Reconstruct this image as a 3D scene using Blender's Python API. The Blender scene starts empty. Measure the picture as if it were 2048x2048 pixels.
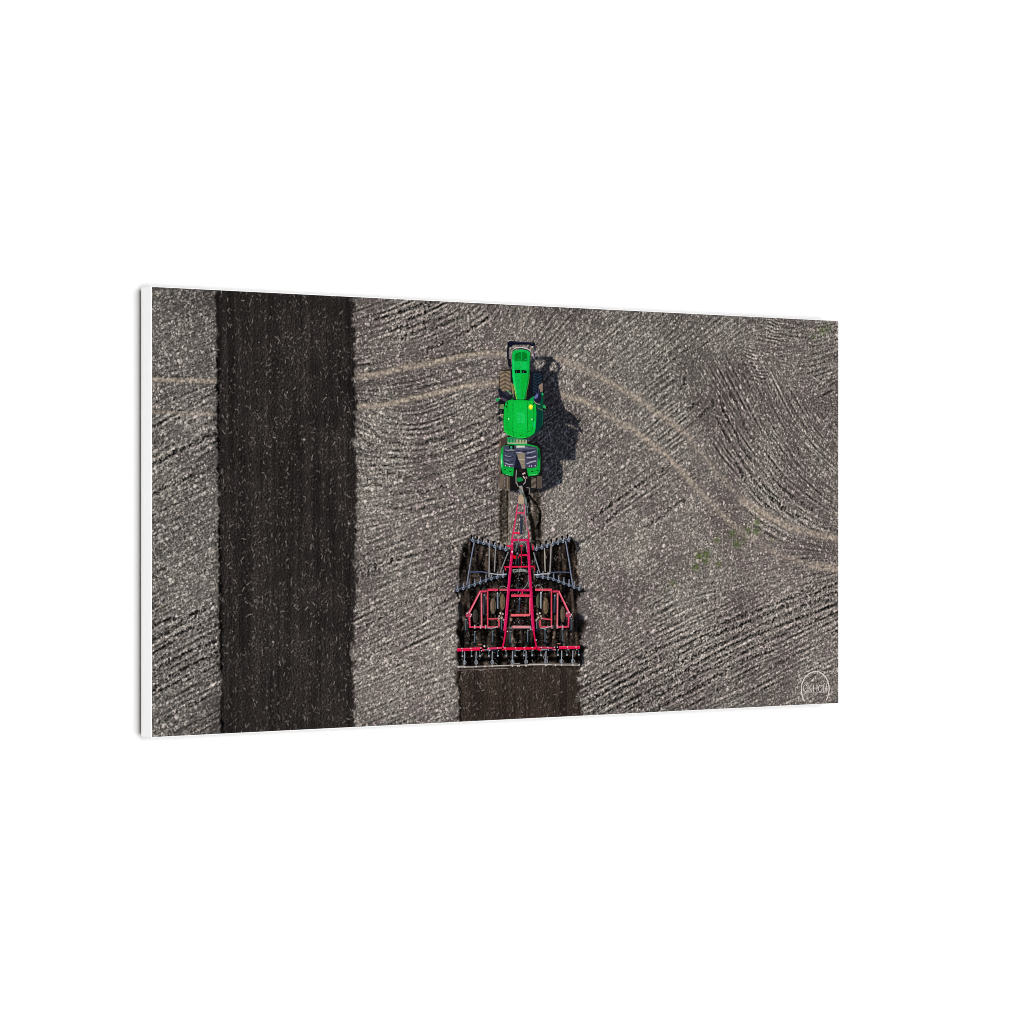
# A rectangular canvas print hanging a few millimetres off a white wall, seen from the left.
# The picture on it is a printed drone photograph: every tone on its face (the photographed shade and
# sunlight included) is ink on a flat sheet, so it is built as flat printed areas that stay put under any light.
import bpy, math
import numpy as np
from mathutils import Vector

S = bpy.context.scene
COL = S.collection

# ------------------------------------------------------------------ canvas geometry (metres)
H = 0.508                      # height of the printed face; it is twice as wide
THICK = 0.0258                 # depth of the stretched canvas
GAP = 0.0072                   # air between its back and the wall
RIM = 0.00110                  # rounded white rim round the print

# ------------------------------------------------------------------ camera
FPX = math.sqrt((4.0 - (0.7996 + 0.8548) ** 2)) / (1 / 763.6 - 1 / 900.4)   # focal length over a 2048 wide frame
Z1, X1 = FPX / 900.4, -720.0 / 900.4
CPSI = (0.8548 + 0.7996) / 2.0
SPSI = math.sqrt(1 - CPSI * CPSI)
PSI = math.atan2(SPSI, CPSI)
cam = bpy.data.cameras.new('camera')
cam.sensor_width = 36.0
cam.lens = 36.0 * FPX / 2048.0
cam.clip_start, cam.clip_end = 0.05, 60.0
camo = bpy.data.objects.new('camera', cam)
COL.objects.link(camo)
camo.location = (-(X1 * CPSI + Z1 * SPSI) * H, -(Z1 * CPSI - X1 * SPSI) * H, 0.5 * H)
camo.rotation_euler = (math.radians(90), 0, -PSI)
S.camera = camo

# ------------------------------------------------------------------ light: a bright, even product-photo studio
W = bpy.data.worlds.new('World')
S.world = W
W.use_nodes = True
bg = W.node_tree.nodes['Background']
bg.inputs[0].default_value = (1, 1, 1, 1)
AMBIENT = 0.04
bg.inputs[1].default_value = AMBIENT


def softbox(name, loc, target, size, power):
    l = bpy.data.lights.new(name, 'AREA')
    l.shape = 'SQUARE'
    l.size = size
    l.energy = power
    o = bpy.data.objects.new(name, l)
    o.location = loc
    o.rotation_euler = (Vector(target) - Vector(loc)).to_track_quat('-Z', 'Y').to_euler()
    COL.objects.link(o)


E_FACE = 1.36                  # light wanted on the printed face (1 = a white card shows as display white); inks are divided by it
BOX_Y, BOX_SIZE = -3.4, 4.0
g = (np.arange(200) + .5) / 200 * BOX_SIZE - BOX_SIZE / 2
gx, gz = np.meshgrid(g, g)
seen = float((BOX_Y ** 2 / (gx ** 2 + gz ** 2 + BOX_Y ** 2) ** 2).sum()) * (BOX_SIZE / 200) ** 2 / math.pi
softbox('front_softbox', (0.5, BOX_Y, 0.25), (0.5, 0, 0.25), BOX_SIZE, (E_FACE - AMBIENT) / seen * math.pi * BOX_SIZE ** 2)
softbox('side_fill', (-4.0, -0.30, 0.25), (0, 0, 0.25), 1.2, 42)  # added fill, grazing the wall, to brighten the canvas's left side
S.cycles.pixel_filter_type = 'BLACKMAN_HARRIS'
S.cycles.filter_width = 0.95
S.view_settings.view_transform = 'Standard'
S.view_settings.look = 'None'
S.view_settings.exposure = 0.0
S.view_settings.gamma = 1.0

# ------------------------------------------------------------------ helpers
def tag(o, label=None, cat=None, group=None, kind=None):
    for k, v in (('label', label), ('category', cat), ('group', group), ('kind', kind)):
        if v:
            o[k] = v
    return o


def lin(c):
    c = np.asarray(c, dtype=np.float64) / 255.0
    return np.where(c <= 0.04045, c / 12.92, ((c + 0.055) / 1.055) ** 2.4)


def px(x, y):
    """A point of the photographed print (2048 frame) -> its place on the flat face, in face heights."""
    k = (np.asarray(x, float) - 1024.0) / FPX
    u = (X1 - k * Z1) / (k * SPSI - CPSI)
    v = 0.5 + (np.asarray(y, float) - 1024.0) / FPX * (Z1 + u * SPSI)
    return u, v


def unpx(u, v):
    x = 1024 + FPX * (X1 + u * CPSI) / (Z1 + u * SPSI)
    y = 1024 + FPX * (v - 0.5) / (Z1 + u * SPSI)
    return x, y


MATS = {}


def ink(rgb, grain=0.10):
    """A matt printed ink with a fine uneven grain."""
    key = (tuple(int(c) for c in rgb), grain)
    if key in MATS:
        return MATS[key]
    m = bpy.data.materials.new('printed_ink')
    m.use_nodes = True
    nt = m.node_tree
    b = nt.nodes['Principled BSDF']
    b.inputs['Roughness'].default_value = 0.9
    b.inputs['Specular IOR Level'].default_value = 0.0
    tc = nt.nodes.new('ShaderNodeTexCoord')
    nz = nt.nodes.new('ShaderNodeTexNoise')
    nz.inputs['Scale'].default_value = 420.0
    nz.inputs['Detail'].default_value = 3.0
    nz.inputs['Roughness'].default_value = 0.7
    nt.links.new(tc.outputs['Object'], nz.inputs['Vector'])
    rp = nt.nodes.new('ShaderNodeValToRGB')
    c = lin(rgb) / E_FACE
    lo, hi = c * (1 - 2.2 * grain), np.minimum(c * (1 + 2.2 * grain) + 0.012 * grain, 0.9)
    rp.color_ramp.elements[0].position = 0.3
    rp.color_ramp.elements[1].position = 0.7
    rp.color_ramp.elements[0].color = (*lo, 1)
    rp.color_ramp.elements[1].color = (*hi, 1)
    nt.links.new(nz.outputs['Fac'], rp.inputs['Fac'])
    nt.links.new(rp.outputs['Color'], b.inputs['Base Color'])
    MATS[key] = m
    return m


class Flat:
    """Collects flat printed areas (in 2048-frame coordinates) and links them as ONE mesh."""

    def __init__(self, layer):
        self.v, self.f, self.m, self.mats, self.layer = [], [], [], [], layer

    def _face(self, pts, rgb, dl=0.0, grain=0.10):
        m = ink(rgb, grain)
        if m not in self.mats:
            self.mats.append(m)
        n = len(self.v)
        x = np.array([p[0] for p in pts]); y = np.array([p[1] for p in pts])
        u, v = px(x, y)
        d = -(0.00012 + (self.layer + dl) * 0.00004)
        a = 0.0
        for i in range(len(pts)):
            j = (i + 1) % len(pts)
            a += u[i] * v[j] - u[j] * v[i]
        idx = list(range(len(pts)))
        if a > 0:
            idx.reverse()          # v runs down: keep the face towards the viewer
        self.v += [(u[i] * H, d, (1 - v[i]) * H) for i in idx]
        self.f.append(tuple(range(n, n + len(pts))))
        self.m.append(self.mats.index(m))
        return self

    def poly(self, pts, rgb, dl=0.0, grain=0.10):
        return self._face(pts, rgb, dl, grain)

    def line(self, pts, w, rgb, dl=0.0, grain=0.10):
        p = np.array(pts, float)
        ws = np.full(len(p), float(w)) if np.isscalar(w) else np.array(w, float)
        t = np.zeros_like(p)
        d = p[1:] - p[:-1]
        d /= np.linalg.norm(d, axis=1)[:, None] + 1e-9
        t[0], t[-1] = d[0], d[-1]
        if len(p) > 2:
            t[1:-1] = d[1:] + d[:-1]
        t /= np.linalg.norm(t, axis=1)[:, None] + 1e-9
        nn = np.stack([-t[:, 1], t[:, 0]], 1)
        a, b = p + nn * ws[:, None] / 2, p - nn * ws[:, None] / 2
        return self._face([*map(tuple, a), *map(tuple, b[::-1])], rgb, dl, grain)

    def oval(self, cx, cy, rx, ry, rgb, dl=0.0, rot=0.0, n=20, grain=0.10):
        c, s = math.cos(rot), math.sin(rot)
        pts = []
        for i in range(n):
            a = 2 * math.pi * i / n
            ex, ey = rx * math.cos(a), ry * math.sin(a)
            pts.append((cx + c * ex - s * ey, cy + s * ex + c * ey))
        return self._face(pts, rgb, dl, grain)

    def ring(self, cx, cy, rx, ry, w, rgb, dl=0.0, a0=0.0, a1=2 * math.pi, n=22):
        return self.line([(cx + rx * math.cos(a), cy + ry * math.sin(a)) for a in np.linspace(a0, a1, n)], w, rgb, dl)

    def build(self, name, parent, label=None):
        me = bpy.data.meshes.new(name)
        me.from_pydata(self.v, [], self.f)
        for m in self.mats:
            me.materials.append(m)
        me.polygons.foreach_set('material_index', self.m)
        me.update()
        o = bpy.data.objects.new(name, me)
        COL.objects.link(o)
        o.parent = parent
        if label:
            o['label'] = label
        return o


def crop(ox, oy, sc):
    return lambda *pts: [(ox + x / sc, oy + y / sc) for x, y in pts]


# ------------------------------------------------------------------ the wall
def plain(name, rgb, rough=0.9, scale=60.0, var=0.012, bump=0.0):
    m = bpy.data.materials.new(name)
    m.use_nodes = True
    nt = m.node_tree
    b = nt.nodes['Principled BSDF']
    b.inputs['Roughness'].default_value = rough
    b.inputs['Specular IOR Level'].default_value = 0.1
    tc = nt.nodes.new('ShaderNodeTexCoord')
    nz = nt.nodes.new('ShaderNodeTexNoise')
    nz.inputs['Scale'].default_value = scale
    nz.inputs['Detail'].default_value = 4.0
    nt.links.new(tc.outputs['Object'], nz.inputs['Vector'])
    mx = nt.nodes.new('ShaderNodeMix')
    mx.data_type = 'RGBA'
    mx.inputs['A'].default_value = (*[c * (1 - var) for c in rgb], 1)
    mx.inputs['B'].default_value = (*rgb, 1)
    nt.links.new(nz.outputs['Fac'], mx.inputs['Factor'])
    nt.links.new(mx.outputs['Result'], b.inputs['Base Color'])
    if bump:
        bp = nt.nodes.new('ShaderNodeBump')
        bp.inputs['Strength'].default_value = bump
        bp.inputs['Distance'].default_value = 0.0004
        nt.links.new(nz.outputs['Fac'], bp.inputs['Height'])
        nt.links.new(bp.outputs['Normal'], b.inputs['Normal'])
    return m


wy = THICK + GAP
me = bpy.data.meshes.new('wall')
me.from_pydata([(-9, wy, -5), (12, wy, -5), (12, wy, 6), (-9, wy, 6)], [], [(0, 1, 2, 3)])
me.materials.append(plain('white_wall_paint', (0.95, 0.95, 0.95), scale=25, var=0.006))
wall = bpy.data.objects.new('wall', me)
COL.objects.link(wall)
tag(wall, kind='structure')

# ------------------------------------------------------------------ the canvas print
root = bpy.data.objects.new('canvas_print', None)
COL.objects.link(root)
tag(root, 'wide canvas print of a green tractor pulling a red harrow, on the white wall', 'wall art')

# stretched white canvas: a rounded slab, its front rim rolling over to the sides
import bmesh
bm = bmesh.new()
bmesh.ops.create_cube(bm, size=1.0)
for v in bm.verts:
    v.co = Vector(((v.co.x + 0.5) * (2 * H + 2 * RIM) - RIM, (v.co.y + 0.5) * THICK, (v.co.z + 0.5) * (H + 2 * RIM) - RIM))
bmesh.ops.bevel(bm, geom=bm.edges[:], offset=0.0014, segments=4, profile=0.5, affect='EDGES')
me = bpy.data.meshes.new('stretched_canvas')
bm.to_mesh(me)
bm.free()
for p in me.polygons:
    p.use_smooth = True
me.materials.append(plain('white_canvas_cloth', (0.93, 0.93, 0.93), scale=900, var=0.02))
body = bpy.data.objects.new('stretched_canvas', me)
COL.objects.link(body)
body.parent = root
me.materials.append(plain('raw_wood_and_canvas_back', (0.16, 0.12, 0.08), scale=30, var=0.3))
for p in me.polygons:
    if p.normal.y > 0.7:
        p.material_index = 1

# ------------------------------------------------------------------ the printed field: one ink tone per point of a fine sheet
NX, NY = 1500, 750
rng = np.random.default_rng(11)
fy = np.fft.fftfreq(NY)[:, None]
fx = np.fft.rfftfreq(NX)[None, :]


def blur(a, sx, sy=None):
    sy = sx if sy is None else sy
    g = np.exp(-2 * np.pi ** 2 * ((fx * sx) ** 2 + (fy * sy) ** 2))
    return np.fft.irfft2(np.fft.rfft2(a) * g, s=(NY, NX))


def norm(a):
    a = a - a.mean()
    return a / a.std()


def band(lo, hi, sy=1.0):
    w = rng.standard_normal((NY, NX))
    return norm(blur(w, lo, lo * sy) - blur(w, hi, hi * sy))


UU, VV = np.meshgrid(np.linspace(0, 2, NX), np.linspace(0, 1, NY))
PX, PY = unpx(UU, VV)          # 2048-frame coordinates of every point of the sheet


def cell(pts):
    u, v = px([p[0] for p in pts], [p[1] for p in pts])
    return np.asarray(u) / 2 * (NX - 1), np.asarray(v) * (NY - 1)


def inside(pts):
    cx, cy = cell(pts)
    out = np.zeros((NY, NX), bool)
    y0, y1 = max(0, int(cy.min())), min(NY, int(cy.max()) + 2)
    x0, x1 = max(0, int(cx.min())), min(NX, int(cx.max()) + 2)
    gx, gy = np.meshgrid(np.arange(x0, x1), np.arange(y0, y1))
    r = np.zeros(gx.shape, bool)
    n = len(cx)
    for i in range(n):
        j = (i - 1) % n
        if cy[i] == cy[j]:
            continue
        c = (cy[i] > gy) != (cy[j] > gy)
        r ^= c & (gx < (cx[j] - cx[i]) * (gy - cy[i]) / (cy[j] - cy[i]) + cx[i])
    out[y0:y1, x0:x1] = r
    return out


def dist_line(pts, reach):
    """Distance (in sheet cells) to a polyline, inf beyond reach."""
    cx, cy = cell(pts)
    D = np.full((NY, NX), 1e9)
    for i in range(len(cx) - 1):
        x0, x1 = sorted((cx[i], cx[i + 1])); y0, y1 = sorted((cy[i], cy[i + 1]))
        a0, a1 = max(0, int(x0 - reach)), min(NX, int(x1 + reach) + 2)
        b0, b1 = max(0, int(y0 - reach)), min(NY, int(y1 + reach) + 2)
        if a1 <= a0 or b1 <= b0:
            continue
        gx, gy = np.meshgrid(np.arange(a0, a1), np.arange(b0, b1))
        dx, dy = cx[i + 1] - cx[i], cy[i + 1] - cy[i]
        t = np.clip(((gx - cx[i]) * dx + (gy - cy[i]) * dy) / (dx * dx + dy * dy + 1e-9), 0, 1)
        d = np.hypot(gx - cx[i] - t * dx, gy - cy[i] - t * dy)
        D[b0:b1, a0:a1] = np.minimum(D[b0:b1, a0:a1], d)
    return D


# --- which way the old furrows run: (x, y, slope dy/dx, strength of the furrows)
FLOW = [(330, 620, -.3, .15), (420, 700, -.3, .15), (330, 900, -.6, .7), (420, 850, -.5, .6), (340, 1050, -.5, .3), (420, 1150, -.45, .3),
        (330, 1250, -.55, 1), (420, 1300, -.5, 1), (350, 1450, -.5, .6),
        (740, 620, -.35, .8), (850, 640, -.5, 1), (950, 650, -.8, .8), (1030, 620, -3, .4), (740, 730, -.15, .4), (850, 720, -.22, .4), (960, 700, -.1, .3),
        (730, 850, .45, .7), (800, 880, 0, .8), (900, 850, -.4, .8), (970, 800, -.6, .6), (740, 1000, -.1, .3), (860, 980, -.3, .4),
        (760, 1110, -.4, .6), (860, 1080, -.35, .5), (760, 1250, -.45, .6), (860, 1200, -.5, .6), (760, 1400, -.4, .6), (860, 1380, -.4, .5),
        (1100, 640, -1.2, .4), (1200, 650, -.8, .5), (1300, 720, -.8, .7), (1400, 640, -.8, .6), (1250, 780, -.7, .2), (1380, 820, -.8, .8),
        (1150, 980, -.9, .2), (1250, 960, -.7, .45), (1350, 960, -.7, .3), (1180, 1100, -.8, .15), (1300, 1080, -.5, .12), (1200, 1250, -.6, .05),
        (1400, 1000, -.5, .1), (1430, 780, 1.8, .9), (1460, 860, 1.6, 1), (1500, 950, 1.2, 1), (1580, 1020, .7, .9), (1650, 1060, .4, .6),
        (1520, 800, 2, .7), (1560, 900, 1.4, .8), (1640, 960, .9, .5), (1600, 680, .2, .4), (1660, 700, -.5, .6), (1450, 1120, -.2, .15), (1600, 1150, -.2, .2),
        (1500, 1220, -.5, .5), (1650, 1200, -.45, .9), (1300, 1320, -.5, 1.1), (1200, 1390, -.55, 1), (1450, 1300, -.5, 1.1), (1600, 1300, -.5, .8),
        (1640, 1380, -.4, .5), (1400, 1400, -.5, .7)]
sw = np.zeros((NY, NX)); c2 = np.zeros((NY, NX)); s2 = np.zeros((NY, NX)); famp = np.zeros((NY, NX))
for x, y, m, a in FLOW:
    u, v = px(x, y); u2, v2 = px(x + 10, y + 10 * m)
    th = math.atan2(v2 - v, u2 - u)
    w = np.exp(-((PX - x) ** 2 + (PY - y) ** 2) / (2 * 34.0 ** 2)) + 1e-14
    sw += w; c2 += w * math.cos(2 * th); s2 += w * math.sin(2 * th); famp += w * a
famp /= sw
COH = np.clip((np.hypot(c2, s2) / sw - .45) / .5, 0, 1)
TH = 0.5 * np.arctan2(s2, c2)
DX, DY = np.cos(TH), np.sin(TH)


def lic(src, L):
    acc = src.copy()
    for sgn in (1, -1):
        x, y = np.meshgrid(np.arange(NX, dtype=np.float64), np.arange(NY, dtype=np.float64))
        px_, py_ = None, None
        for _ in range(L):
            ix = np.clip(np.rint(x), 0, NX - 1).astype(np.int32); iy = np.clip(np.rint(y), 0, NY - 1).astype(np.int32)
            dx, dy = DX[iy, ix], DY[iy, ix]
            if px_ is None:
                dx, dy = dx * sgn, dy * sgn
            else:
                f = np.sign(dx * px_ + dy * py_ + 1e-9)
                dx, dy = dx * f, dy * f
            px_, py_ = dx, dy
            x += dx; y += dy
            acc += src[np.clip(np.rint(y), 0, NY - 1).astype(np.int32), np.clip(np.rint(x), 0, NX - 1).astype(np.int32)]
    return acc


# --- tilled ground: the finished band, and the ground under and behind the harrow
wob = lambda k, s: np.interp(np.arange(NY), np.arange(NY), norm(blur(rng.standard_normal((NY, NX)), 1, s)[:, 40 + k]))
edgeL = np.interp(PY[:, 330], [560, 1000, 1480], [434, 438.5, 444.5]) + 0.7 * wob(0, 3)
edgeR = np.interp(PY[:, 560], [560, 1000, 1480], [706, 711, 704]) + 0.8 * wob(60, 12) + 0.5 * wob(90, 3)
strip1 = (PX > edgeL[:, None]) & (PX < edgeR[:, None])
c3, c4 = crop(900, 980, 6.9), crop(900, 1140, 6.9)
zone = inside(c3((280, 640), (520, 760), (800, 830), (1140, 820), (1400, 750), (1670, 650), (1740, 760), (1760, 1100), (1790, 1420), (1750, 1500), (1770, 1960),
                 (150, 1960), (150, 1450), (130, 1200), (130, 1050), (150, 850), (200, 740)))
eL2 = 915.5 + 1.6 * wob(150, 6); eR2 = 1161 + 2.2 * wob(200, 6)
strip2 = (PY > 1240) & (PX > eL2[:, None]) & (PX < eR2[:, None])
strip2 |= zone
tilled = strip1 | strip2
rag = norm(blur(rng.standard_normal((NY, NX)), 2.2)) + .8 * norm(blur(rng.standard_normal((NY, NX)), 6))
tcol = (PX + 1.2 * rag > edgeL[:, None]) & (PX + 2.8 * rag - 1 < edgeR[:, None]) | zone | ((PY > 1240) & (PX + 2.2 * rag > eL2[:, None]) & (PX + 3.2 * rag < eR2[:, None]))
tsoft = np.clip(blur(tcol.astype(float), 1.2), 0, 1)

# --- relief of the photographed soil: crumbs, each with its own height and its own tone
def bumps(n, rmin, rmax, emin=.65, where=None, alb=None, along=0.0):
    """Half-buried crumbs -> (height, tone); the higher crumb wins where two overlap."""
    key = np.zeros((NY, NX), np.int64)
    x = rng.uniform(0, NX, n); y = rng.uniform(0, NY, n)
    if where is not None:
        ok = rng.random(n) < where[y.astype(int), x.astype(int)]
        x, y = x[ok], y[ok]; n = len(x)
    r = rmin + (rmax - rmin) * rng.random(n) ** 2.2
    hh = np.sqrt(r) * rng.uniform(.6, 1.3, n); e = rng.uniform(emin, 1.0, n); t = rng.uniform(0, np.pi, n)
    if along:
        t = TH[y.astype(int), x.astype(int)] + rng.normal(0, along, n)
    tone_ = np.clip(np.full(n, .5) if alb is None else alb(n), 0, 1)
    R = int(rmax) + 1
    oy, ox = np.mgrid[-R:R + 1, -R:R + 1]
    for dy, dx in zip(oy.ravel(), ox.ravel()):
        ix = np.floor(x).astype(int) + dx; iy = np.floor(y).astype(int) + dy
        ok = (ix >= 0) & (ix < NX) & (iy >= 0) & (iy < NY)
        qx, qy = ix - x, iy - y
        a1 = qx * np.cos(t) + qy * np.sin(t); a2 = (-qx * np.sin(t) + qy * np.cos(t)) / e
        q = 1 - (a1 ** 2 + a2 ** 2) / r ** 2
        ok &= q > 0
        k = (hh * np.sqrt(np.maximum(q, 0)) * 4096).astype(np.int64) * 256 + (tone_ * 255).astype(np.int64)
        np.maximum.at(key, (iy[ok], ix[ok]), k[ok])
    return (key // 256) / 4096.0, (key % 256) / 255.0


def white(a, b=None):
    return norm(blur(rng.standard_normal((NY, NX)), a, b))


big, huge, mid, small = white(26), white(70), white(9), white(4)
grain = lic(rng.standard_normal((NY, NX)), 2)
grain = norm(blur(grain, .55) - blur(grain, 2.0))
fine = white(.45)
flow9 = lic(white(1.0), 8); flow9 = norm(flow9 - blur(flow9, 5))
furr = lic(band(1.6, 4.0), 46); furr = norm(blur(furr, .8) - blur(furr, 5.5))
med = band(1.8, 5.0)
ridge = (.10 + .78 * famp) * furr * COH * np.clip(.92 + .20 * mid + .14 * small, .2, 1.4)
z3 = crop(280, 980, 3.864); z2 = crop(680, 580, 4.83); z4 = crop(680, 980, 3.864); z5 = crop(1060, 900, 5.68); z6 = crop(1360, 620, 5.68); z7 = crop(1360, 900, 5.68); z8 = crop(1140, 1100, 3.45)
GROOVES = [([(304, 931), (363, 900), (430, 867)], 1.3), ([(304, 991), (340, 970), (387, 950)], 1.2), ([(318, 853), (356, 836)], .9), ([(306, 1158), (329, 1135)], .7),
           ([(306, 1249), (383, 1231), (433, 1210)], 1.3), ([(306, 1278), (358, 1249), (409, 1221)], 1.1), ([(306, 1309), (365, 1267), (400, 1250)], 1.1),
           ([(306, 1347), (383, 1301), (432, 1283)], 1.2), ([(306, 1378), (370, 1337), (435, 1309)], 1.5), ([(306, 1389), (383, 1350)], 1.1), ([(320, 1446), (409, 1394)], .7),
           (z2((350, 290), (700, 180), (950, 110)), 1), (z2((650, 290), (900, 160)), 1), (z2((450, 400), (900, 300), (1200, 200)), 1.1), (z2((600, 470), (1000, 330), (1250, 230)), 1),
           (z2((850, 580), (1150, 440), (1420, 270)), 1.2), (z2((640, 720), (850, 690), (1150, 610), (1450, 575)), .9), (z2((180, 1090), (450, 1075)), .5), (z2((960, 955), (1180, 910)), .7),
           (z4((100, 660), (250, 590), (400, 550)), 1.6), (z4((130, 690), (300, 620)), 1.0), (z4((400, 540), (700, 480), (900, 430)), .7), (z4((450, 900), (800, 730)), .7), (z4((600, 1030), (880, 830)), .6),
           (z4((150, 1080), (420, 940)), .6), (z4((120, 1360), (420, 1200)), .5),
           (z5((700, 790), (1150, 450), (1600, 180)), 1.2), (z5((850, 840), (1200, 520)), .8), (z5((1300, 900), (1750, 560)), 1.1), (z5((560, 1060), (830, 880)), .8), (z5((640, 420), (900, 180)), .6),
           (z6((450, 980), (500, 1130), (570, 1290), (700, 1540), (800, 1700)), 1.4), (z6((370, 1050), (440, 1250), (560, 1500)), .9), (z6((550, 900), (640, 1080), (760, 1350), (950, 1640)), .8),
           (z6((970, 1620), (1060, 1760), (1200, 1932)), 1.1), (z6((80, 1150), (230, 1050)), 1.3), (z6((0, 900), (70, 770)), 1.0), (z6((230, 1210), (330, 1120)), .8),
           (z7((640, 160), (740, 330), (870, 500), (1000, 640)), 1.1), (z7((800, 300), (960, 480), (1200, 690), (1350, 760)), 1.3), (z7((920, 340), (1080, 560), (1240, 680)), 1.1), (z7((1040, 300), (1300, 560), (1500, 680)), .8),
           (z7((380, 1500), (400, 1700), (390, 1850)), .6)]
zA = crop(260, 550, 1.517)
GROOVES += [(zA(*a), .62) for a in (((690, 470), (740, 530), (830, 560), (930, 550), (1040, 500), (1085, 480)), ((690, 520), (750, 590), (850, 620), (960, 600), (1085, 540)),
                                    ((720, 620), (800, 660), (900, 660), (1000, 630), (1085, 590)), ((750, 700), (860, 715), (960, 700), (1085, 650)), ((705, 440), (760, 500), (850, 520), (950, 500), (1060, 450)))]
ROWS = [[(80, 950), (500, 730), (900, 560), (1200, 455), (1700, 265)], [(90, 1075), (500, 830), (1000, 590), (1300, 470), (1840, 235)],
        [(180, 1090), (560, 860), (900, 710), (1200, 590), (1500, 440), (1840, 300)], [(330, 1090), (700, 880), (1050, 690), (1300, 580), (1840, 370)],
        [(480, 1090), (800, 900), (1100, 745), (1350, 640), (1600, 520), (1840, 430)], [(620, 1080), (900, 940), (1150, 795), (1400, 690)],
        [(70, 1000), (520, 780), (950, 600), (1250, 490)], [(400, 1090), (760, 890), (1080, 720)], [(850, 1060), (1150, 900), (1500, 760), (1840, 560)], [(250, 1090), (620, 880), (1000, 660)]]
GROOVES += [(z8(*r), 1.25 if i < 6 else .8) for i, r in enumerate(ROWS)]
wig = band(2, 7) * 1.7
brk = np.clip(.82 + .26 * band(5, 16) + .28 * band(1.2, 3.2), .1, 1.4)
for pts, q in GROOVES:
    d = dist_line(pts, 10) + wig
    ridge = ridge - q * brk * (2.1 * np.exp(-(d / 3.3) ** 2) - .75 * np.exp(-((np.abs(d) - 6.2) / 3.0) ** 2))
# tyre lug prints near the upper right corner
for cx_, cy_, rx_, ry_ in ((1548, 664, 15, 34), (1502, 712, 14, 22), (1520, 752, 16, 14)):
    w = np.exp(-(((PX - cx_) / rx_) ** 4 + ((PY - cy_) / ry_) ** 4))
    ridge = ridge * (1 - .6 * w) + w * 1.3 * np.sin((PY - 0.18 * (PX - cx_) + 2.0 * mid) * 2 * np.pi / 6.6)

# pressed-down wheel tracks, paler and smoother
TRK = [([(300, 759), (370, 760), (436, 763)], 3.6, .9), ([(300, 824), (380, 826), (436, 829)], 3.0, .7),
       ([(708, 752), (763, 747), (815, 734), (866, 725), (918, 712), (970, 706), (1013, 708)], 5.4, 1.0), ([(708, 814), (773, 808), (835, 795), (877, 784), (928, 772), (1000, 763)], 5.0, .95),
       ([(1112, 716), (1157, 732), (1201, 755), (1245, 780), (1289, 806), (1333, 838), (1370, 866)], 5.6, .75), ([(1120, 790), (1166, 801), (1201, 820), (1236, 843), (1271, 862), (1306, 889), (1335, 912), (1385, 968)], 5.6, .85),
       ([(1370, 866), (1425, 935), (1483, 999)], 5.0, .45), ([(1483, 999), (1518, 1023), (1550, 1041), (1589, 1058)], 6.5, .85), ([(1589, 1058), (1640, 1070), (1680, 1079)], 5.5, .9),
       ([(1385, 968), (1436, 1021), (1459, 1044), (1490, 1067)], 5.5, .65), ([(1490, 1067), (1550, 1105), (1620, 1130)], 6.0, .5), ([(1620, 1131), (1680, 1138)], 6.5, .85),
       ([(1043, 610), (1042, 680)], 2.5, .45), ([(1062, 608), (1061, 650)], 2.0, .3), ([(1016, 985), (1022, 1080)], 9, .35), ([(1068, 985), (1072, 1060)], 6, .3)]
track = np.zeros((NY, NX))
for pts, w, a in TRK:
    d = dist_line(pts, w * 3 + 6)
    track = np.maximum(track, min(1, 1.08 * a) * np.exp(-(np.maximum(d + .6 * mid + .4 * med, 0) / (np.where(PX > 1090, 1.18, 1.15) * w)) ** 3))
track *= (1 - tsoft) * np.clip(.95 + .16 * mid + .16 * med + .08 * fine, 0, 1.1)
ridge *= (1 - .8 * track) * (1 - tsoft)
rough = np.clip(.80 + .17 * np.clip(ridge, -2.2, 2.2) + .20 * mid + .12 * big + .12 * small, .12, 1.0) * (1 - .55 * track)
skew = lambda n: .10 + .72 * rng.random(n) ** 1.8
clod, ctone = bumps(250000, .75, 2.8, .30, rough * (1 - .9 * tsoft), skew, .8)
bigc, btone = bumps(16000, 2.2, 4.6, .6, rough * (1 - tsoft) * np.clip(.5 + .5 * small, 0, 1), skew)
ctone = np.where(bigc > clod, btone, ctone); clod = np.maximum(clod, bigc)
has = np.clip(clod / .5, 0, 1)
relief = .95 * clod + .30 * grain + .22 * med + .18 * flow9 + 1.15 * ridge

# tilled soil: fine crumbs raked into long vertical lines
cols = norm(blur(rng.standard_normal((NY, NX)), 1.1, 36) - blur(rng.standard_normal((NY, NX)), 3.5, 36)) + .9 * white(5, 120)
tcl, ttone = bumps(90000, .7, 2.3, .5, tsoft * np.clip(.7 + .3 * mid, .1, 1), lambda n: rng.random(n) ** 2.2)
crumb = .8 * norm(blur(rng.standard_normal((NY, NX)), .6) - blur(rng.standard_normal((NY, NX)), 2)) + .7 * band(.8, 2.2, 1.5) + 1.0 * tcl * np.clip(.8 + .4 * mid, .2, 1.6) + .12 * cols
relief = relief * (1 - tsoft) + crumb * tsoft

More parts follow.
